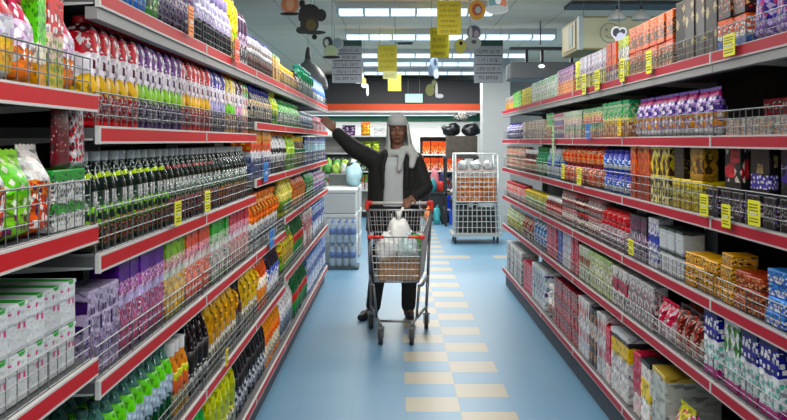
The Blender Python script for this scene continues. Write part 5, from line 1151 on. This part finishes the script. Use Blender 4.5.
for i in range(3):
    q = MB(); q.box(-.09, .09, -.12, .12, 0, .38, bev=.006)
    for r in range(3):
        for c_ in range(2): q.box(-.075+c_*.08, -.005+c_*.08, -.123, -.119, .03+r*.115, .12+r*.115, 1)
    t2 = obj('black_crate', q, [mat('crate_blk2', '#3a3430', .6), mat('crate_hole', '#171514', .8)], loc=(1.20-.19+i*.19, 14.25, .141)); tag(t2, 'black slotted crate in lower half of trolley, %s' % ('left', 'middle', 'right')[i], 'crate', 'black crates in the wire trolley')

# ================================================================= shopping cart
ct = thing('shopping_cart', 'silver wire shopping cart with red handle ends, full of bags', 'shopping cart', (.022, 7.50, 0), math.radians(-2))
cw = mat('cart_wire', '#c6c9ca', .35, .5); red_p = mat('red_plastic', '#d8301f', .4); cfr = mat('cart_frame', '#85888a', .35, .7)
nb = [(-.165, -.36, .46), (.165, -.36, .46)]; ntp = [(-.195, -.41, .80), (.195, -.41, .80)]
rb = [(-.20, .24, .46), (.20, .24, .46)]; rt = [(-.26, .34, .95), (.26, .34, .95)]
bk = MB()
wire_quad(bk, nb[0], nb[1], ntp[1], ntp[0], 11, 7, .0028)
wire_quad(bk, nb[0], rb[0], rt[0], ntp[0], 16, 7, .0028); wire_quad(bk, nb[1], rb[1], rt[1], ntp[1], 16, 7, .0028)
wire_quad(bk, nb[0], nb[1], rb[1], rb[0], 8, 12, .0028); wire_quad(bk, rb[0], rb[1], rt[1], rt[0], 10, 8, .0028)
rim = MB(); rim.path([ntp[0], ntp[1], rt[1], rt[0], ntp[0]], .006); rim.path([nb[0], nb[1], rb[1], rb[0], nb[0]], .005)
for a_, b_ in zip(nb+rb, ntp+rt): rim.tube(a_, b_, .005)
bko = obj('basket', bk, cw, ct, fix=False); obj('rim', rim, cfr, bko)
q = MB(); wire_quad(q, (-.20, .18, .70), (.20, .18, .70), (.235, .20, .955), (-.235, .20, .955), 9, 3, .0022); q.path([(-.235, .20, .955), (.235, .20, .955)], .006)
q.path([(-.06, .195, .93), (-.05, .19, .86), (.05, .19, .86), (.06, .195, .93)], .004); obj('child_seat', q, cw, ct, fix=False)
q = MB(); q.tube((-.235, .38, 1.0), (.235, .38, 1.0), .014, n=12); h_ = obj('handle', q, mat('handle_grey', '#c9c5c0', .4), ct)
for s in (-1, 1):
    q = MB(); q.tube((s*.225, .38, 1.0), (s*.27, .38, 1.0), .020, n=12); q.box(s*.265-.014, s*.265+.014, .35, .40, .94, 1.02, bev=.006); obj('handle_end', q, red_p, h_)
    q = MB(); q.box(s*.19-.022, s*.19+.022, -.432, -.38, .785, .815, bev=.008); obj('corner_guard', q, red_p, ct)
    q = MB(); q.tube((s*.17, -.414, .80), (s*.09, -.418, .80), .010); obj('front_bumper', q, red_p, ct)
q = MB()
for s in (-1, 1):
    q.path([(s*.262, .37, .99), (s*.245, .33, .70), (s*.235, .30, .42), (s*.222, .22, .17)], .012, n=8)
    q.path([(s*.235, .30, .42), (s*.19, -.30, .43), (s*.17, -.38, .44)], .011, n=8)
    q.path([(s*.222, .22, .18), (s*.13, -.36, .17), (s*.12, -.38, .14)], .011, n=8)
    q.path([(s*.17, -.36, .44), (s*.15, -.28, .18)], .010, n=8)
q.path([(-.13, -.36, .17), (.13, -.36, .17)], .010)
obj('frame', q, cfr, ct, fix=False)
for nx, ny in ((-.115, -.38), (.115, -.38), (-.222, .22), (.222, .22)):
    f_ = MB()
    for s in (-1, 1): f_.box(nx+s*.022-.003, nx+s*.022+.003, ny-.022, ny+.022, .05, .125)
    f_.box(nx-.028, nx+.028, ny-.026, ny+.026, .12, .135); f_.tube((nx, ny, .13), (nx, ny, .17), .011, n=8)
    fo = obj('caster_fork', f_, cfr, ct)
    q = MB(); q.tube((nx-.016, ny, .0635), (nx+.016, ny, .0635), .062, n=20); wo = obj('wheel', q, rubber, ct)
    q = MB(); q.tube((nx-.0175, ny, .0635), (nx+.0175, ny, .0635), .03, n=12); obj('hub', q, mat('hub_grey', '#b4b6b6', .4), wo)
# what is in the cart
kraft = mat('kraft_carton', '#a9835c', .7, noise=.12, nscale=18); film = mat('white_film', '#d9dcda', .35)
t = thing('cardboard_box', 'open brown cardboard box at the front of the shopping cart', 'box', (.03, 7.27, .469), math.radians(3))
q = MB(); q.box(-.155, .155, -.11, .11, 0, .13, bev=.004); obj('box_body', q, kraft, t)
for s in (-1, 1): q = MB(); q.add([(-.15, s*.11, .13), (.15, s*.11, .13), (.15, s*.13, .155), (-.15, s*.13, .155), (-.15, s*.105, .13), (.15, s*.105, .13), (.15, s*.126, .157), (-.15, s*.126, .157)], [(0, 1, 2, 3), (7, 6, 5, 4), (0, 4, 5, 1), (2, 6, 7, 3), (1, 5, 6, 2), (0, 3, 7, 4)]); obj('flap', q, kraft, t)
lump('plastic_bag', 'white plastic bag on the cardboard box, left in cart', 'bag', (-.065, 7.26, .602+.09), (.08, .09, .11), film, 70, None, True)
lump('plastic_bag', 'large white plastic bag heaped highest in the cart', 'bag', (.03, 7.50, .475+.8*.25), (.10, .085, .25), mat('film_b', '#e4e4e0', .35, noise=.08, nscale=20), 71, None, True)
lump('plastic_bag', 'pale blue white plastic bag at the cart front, right', 'bag', (.10, 7.25, .602+.09), (.085, .09, .11), mat('film_c', '#bcd2d4', .35, noise=.12, nscale=16), 72, None, True)
lump('produce_bag', 'green bag squeezed against the right cart side', 'bag', (.155, 7.55, .475+.8*.17), (.06, .09, .17), mat('film_g', '#5d9a52', .5, noise=.25, nscale=20), 73)
for i, (x, c_) in enumerate(((-.10, '#c8ccd0'), (.0, '#3f9a72'), (.11, '#d5d2d2'))):
    pass

# ================================================================= the shopper
def remesh(mb, voxel, smooth=4, name='tmp'):
    me = mb.mesh(name, [], False); o = bpy.data.objects.new(name, me); C.objects.link(o)
    r = o.modifiers.new('r', 'REMESH'); r.mode = 'VOXEL'; r.voxel_size = voxel; r.use_smooth_shade = True
    s = o.modifiers.new('s', 'SMOOTH'); s.iterations = smooth; s.factor = .5
    dg = bpy.context.evaluated_depsgraph_get(); dg.update()
    out = bpy.data.meshes.new_from_object(o.evaluated_get(dg)); bpy.data.objects.remove(o)
    for p in out.polygons: p.use_smooth = True
    return out
def limb(q, pts):
    """pts [(x,y,z,r)] joined by tapering capsules"""
    for i, p in enumerate(pts):
        q.ell(p[:3], (p[3],)*3, nu=12, nv=8)
        if i: q.tube(pts[i-1][:3], p[:3], pts[i-1][3], n=14, r2=p[3])
def loft(q, rings, n=24):
    vs = []; fs = []
    for cx, cy, z, rx, ry in rings:
        for k in range(n):
            a = 2*PI*k/n; c_, s_ = math.cos(a), math.sin(a); e = 1/((abs(c_)**2.6+abs(s_)**2.6)**(1/2.6))
            vs.append((cx+rx*c_*e, cy+ry*s_*e, z))
    for j in range(len(rings)-1):
        for k in range(n): k2 = (k+1) % n; fs.append((j*n+k, j*n+k2, (j+1)*n+k2, (j+1)*n+k))
    fs += [tuple(range(n))[::-1], tuple(range((len(rings)-1)*n, len(rings)*n))]
    q.add(vs, fs)
def shell(q, rings, th, gap, n=30):
    """C-shaped garment section open at the front (-y); gap = half opening width per ring"""
    vs = []; m2 = 2*(n+1)
    for (cx, cy, z, rx, ry), g in zip(rings, gap):
        a0 = -PI/2+math.asin(min(.95, g/rx)); a1 = 3*PI/2-math.asin(min(.95, g/rx))
        for rr in (0, 1):
            for k in range(n+1):
                kk = k if rr == 0 else n-k
                a = a0+(a1-a0)*kk/n; t_ = th*rr; c_, s_ = math.cos(a), math.sin(a); e = 1/((abs(c_)**2.6+abs(s_)**2.6)**(1/2.6))
                vs.append((cx+(rx-t_)*c_*e, cy+(ry-t_)*s_*e, z))
    fs = []
    for j in range(len(rings)-1):
        for k in range(m2): k2 = (k+1) % m2; fs.append((j*m2+k, j*m2+k2, (j+1)*m2+k2, (j+1)*m2+k))
    L_ = (len(rings)-1)*m2
    for k in range(n):
        a, b_, c_, d_ = k, k+1, m2-2-k, m2-1-k
        fs.append((d_, c_, b_, a)); fs.append((L_+a, L_+b_, L_+c_, L_+d_))
    q.add(vs, fs)
P0 = thing('person', 'person in dark jacket, light scarf and cap reaching to the left shelf', 'person', (0, 8.2, 0), 0)
skin = mat('skin', '#7d5542', .55); jack = mat('jacket_dark', '#131412', .8, noise=.15, nscale=20); shirt_m = mat('shirt_grey', '#b9bfc0', .8, noise=.05, nscale=30)
trou = mat('trousers_black', '#17181b', .85); capm = mat('cap_wool', '#b0b3b2', .9, noise=.08, nscale=80); scarf_m = mat('scarf_pale', '#b4b9b6', .85, noise=.08, nscale=30)
shoe_m = mat('shoe_black', '#141416', .5)
SR = (-.185, .01, 1.36); ER = (-.36, -.05, 1.455); WR = (-.515, -.02, 1.60)
SL = (.20, .01, 1.355); EL = (.262, -.04, 1.12); WL = (.135, -.27, 1.035)
HC = Vector((.02, -.01, 1.60))
b = MB()
b.ell(HC+Vector((0, .005, .035)), (.076, .095, .095)); b.ell(HC+Vector((0, -.02, -.035)), (.060, .072, .085)); b.ell(HC+Vector((0, -.048, -.088)), (.032, .034, .026))
b.tube(HC+Vector((0, -.09, .012)), HC+Vector((0, -.112, -.028)), .009, r2=.015); b.ell(HC+Vector((0, -.106, -.032)), (.018, .013, .011))
for s in (-1, 1):
    b.ell(HC+Vector((s*.078, .008, -.008)), (.011, .020, .031)); b.ell(HC+Vector((s*.030, -.082, .030)), (.024, .014, .008)); b.ell(HC+Vector((s*.042, -.066, -.028)), (.020, .018, .018))
b.ell(HC+Vector((0, -.093, -.057)), (.024, .010, .006)); b.ell(HC+Vector((0, -.090, -.068)), (.021, .010, .006))
limb(b, [(.015, .01, 1.38, .060), (.02, .005, 1.52, .052)])
loft(b, [(0, .01, .86, .14, .10), (0, .01, 1.0, .135, .095), (0, .01, 1.15, .14, .10), (0, .01, 1.3, .165, .105), (0, .01, 1.38, .13, .08), (.01, .01, 1.42, .07, .06)])
limb(b, [SR+(.050,), ER+(.040,), WR+(.027,)]); limb(b, [SL+(.050,), EL+(.040,), WL+(.027,)])
def hand(q, wr, dirv, up, curl, s=1, thumb=1):
    """palm and five fingers; dirv along the hand, up = back of the hand"""
    d_ = Vector(dirv).normalized(); u_ = Vector(up); u_ = (u_-d_*u_.dot(d_)).normalized(); r_ = d_.cross(u_)
    w0 = Vector(wr)
    for k, off in enumerate((-.030, -.010, .010, .030)):
        base = w0+d_*.088*s+r_*off*s
        q.tube(w0+d_*.01*s+r_*off*.55*s, base, .014*s, n=8, r2=.0125*s); q.ell(base, (.0125*s,)*3, nu=8, nv=6)
        L_ = (.062, .076, .082, .070)[k] if thumb > 0 else (.070, .082, .076, .062)[k]; p = base; dd = d_.copy(); an = curl
        for seg in (.45, .32, .23):
            dd = (dd*math.cos(an)-u_*math.sin(an)); uu = dd
            u2 = r_.cross(dd) if False else None
            n_ = p+dd.normalized()*L_*seg*1.0*s; q.tube(p, n_, .0092*s, n=8, r2=.0085*s); q.ell(n_, (.0086*s,)*3, nu=8, nv=6); p = n_
            # rotate the curl reference with the finger
    tb = w0+d_*.025*s+r_*thumb*.024*s; t1 = tb+(d_*.6+r_*thumb*.75-u_*.3).normalized()*.042*s; t2 = t1+(d_*.8+r_*thumb*.2-u_*.5).normalized()*.034*s
    q.tube(tb, t1, .014*s, n=8, r2=.011*s); q.ell(t1, (.0112*s,)*3, nu=8, nv=6); q.tube(t1, t2, .0108*s, n=8, r2=.009*s); q.ell(t2, (.009*s,)*3, nu=8, nv=6)
hand(b, WR, (-.62, 0, .70), (.2, -.9, .3), .22, .95, 1)
hand(b, WL, (-.32, -.80, -.12), (0, -.15, 1), .55, .95, -1)
limb(b, [(-.085, .01, .88, .075), (-.125, -.02, .50, .052), (-.185, .02, .09, .036)]); limb(b, [(.085, .01, .88, .075), (.12, -.05, .50, .052), (.115, .03, .09, .036)])
for x, dx in ((-.185, -.08), (.115, .01)): limb(b, [(x, .03, .055, .036), (x+dx, -.08, .045, .032)])
me = remesh(b, .0065, 3, 'body'); me.materials.append(skin); link('body', me, P0)
# face details
for s in (-1, 1):
    q = MB(); q.ell(HC+Vector((s*.029, -.084, .012)), (.0105, .006, .005)); e_ = obj('eye', q, mat('eye_white', '#a89c90', .4), P0)
    q = MB(); q.ell(HC+Vector((s*.029, -.0905, .012)), (.005, .003, .0045)); obj('iris', q, mat('iris_dark', '#1c1410', .3), e_)
    q = MB(); q.path([HC+Vector((s*.014, -.094, .030)), HC+Vector((s*.030, -.096, .034)), HC+Vector((s*.046, -.084, .029))], .0035); obj('eyebrow', q, mat('brow_grey', '#4a423c', .8), P0)
q = MB(); q.path([HC+Vector((-.020, -.100, -.062)), HC+Vector((0, -.1035, -.0615)), HC+Vector((.020, -.100, -.062))], .0028); obj('mouth', q, mat('lip', '#5a3028', .5), P0)
q = MB(); loft(q, [(HC.x, HC.y+.004, HC.z+.045, .084, .103), (HC.x, HC.y+.004, HC.z+.085, .083, .101), (HC.x, HC.y+.006, HC.z+.12, .070, .086), (HC.x, HC.y+.006, HC.z+.145, .04, .05)])
me = remesh(q, .006, 4); me.materials.append(capm); cap_o = link('cap', me, P0)
q = MB(); q.lathe([(.087, HC.z+.040), (.090, HC.z+.046), (.090, HC.z+.066), (.086, HC.z+.072)], n=28, cx=HC.x, cy=HC.y+.004, sy=1.22); obj('cap_band', q, mat('cap_band', '#a2a6a5', .9), cap_o)
# scarf round the neck, hanging over one shoulder and down the front
q = MB(); 
for i in range(16):
    a = 2*PI*i/16; a2 = 2*PI*(i+1)/16
    f = lambda a: (.015+.085*math.cos(a), .005+.082*math.sin(a), 1.435+.025*math.sin(a)+.015*math.cos(a), .034)
    limb(q, [f(a), f(a2)])
limb(q, [(.07, -.08, 1.44, .032), (.05, -.118, 1.36, .030), (.035, -.13, 1.27, .022)])
shell(q, [(.05, .01, 1.375, .17, .115), (.045, .01, 1.42, .140, .110), (.035, .01, 1.48, .115, .112), (.03, .008, 1.56, .104, .118), (.025, .006, 1.64, .097, .112), (.022, .006, 1.70, .075, .09)], .020, (.09, .085, .078, .080, .080, .060))
limb(q, [(.12, -.06, 1.44, .040), (.155, -.085, 1.38, .036), (.14, -.125, 1.30, .026)])
me = remesh(q, .008, 5); me.materials.append(scarf_m); link('scarf', me, P0)
q = MB(); loft(q, [(0, .01, .84, .158, .115), (0, .01, 1.0, .150, .110), (0, .005, 1.15, .155, .113), (0, .005, 1.3, .175, .115), (0, .01, 1.385, .15, .09), (.01, .01, 1.43, .085, .07)])
me = remesh(q, .010, 3); me.materials.append(shirt_m); link('shirt', me, P0)
q = MB()
shell(q, [(-.015, .01, .74, .235, .155), (-.015, .01, .90, .228, .150), (-.015, .01, 1.05, .218, .145), (-.01, .01, 1.2, .225, .145), (-.005, .01, 1.32, .215, .135), (0, .012, 1.395, .165, .11), (.01, .015, 1.45, .095, .085)], .028, (.10, .095, .085, .080, .080, .07, .05))
limb(q, [(-.165, .012, 1.335, .088), ER+(.072,), (WR[0]+.03, WR[1], WR[2]-.03, .055)]); limb(q, [(.175, .012, 1.345, .073), EL+(.064,), (WL[0]+.025, WL[1]+.03, WL[2]+.01, .048)])
for s in (-1, 1): limb(q, [(s*.075, -.09, 1.40, .018), (s*.105, -.125, 1.28, .018), (s*.098, -.132, 1.12, .012)])
me = remesh(q, .009, 3); me.materials.append(jack); link('jacket', me, P0)
q = MB(); loft(q, [(0, .01, .76, .165, .125), (0, .01, .86, .168, .122), (0, .01, .96, .160, .118)])
limb(q, [(-.085, .01, .80, .092), (-.125, -.02, .50, .078), (-.165, .01, .26, .068), (-.185, .02, .10, .064)]); limb(q, [(.085, .01, .80, .092), (.12, -.05, .50, .078), (.12, .0, .26, .066), (.115, .03, .10, .062)])
me = remesh(q, .010, 3); me.materials.append(trou); link('trousers', me, P0)
for x, dx in ((-.185, -.085), (.115, .012)):
    q = MB(); limb(q, [(x, .055, .045, .040), (x+dx*.4, -.02, .050, .044), (x+dx, -.11, .036, .036), (x+dx*1.2, -.145, .034, .030)]); limb(q, [(x, .03, .06, .045), (x, .03, .10, .040)])
    q.v = [(a_, b_, max(c_, .006)) for a_, b_, c_ in q.v]
    me = remesh(q, .007, 2)
    zmin = min(v.co.z for v in me.vertices)
    for v in me.vertices: v.co.z -= zmin
    me.materials.append(shoe_m); link('shoe', me, P0)
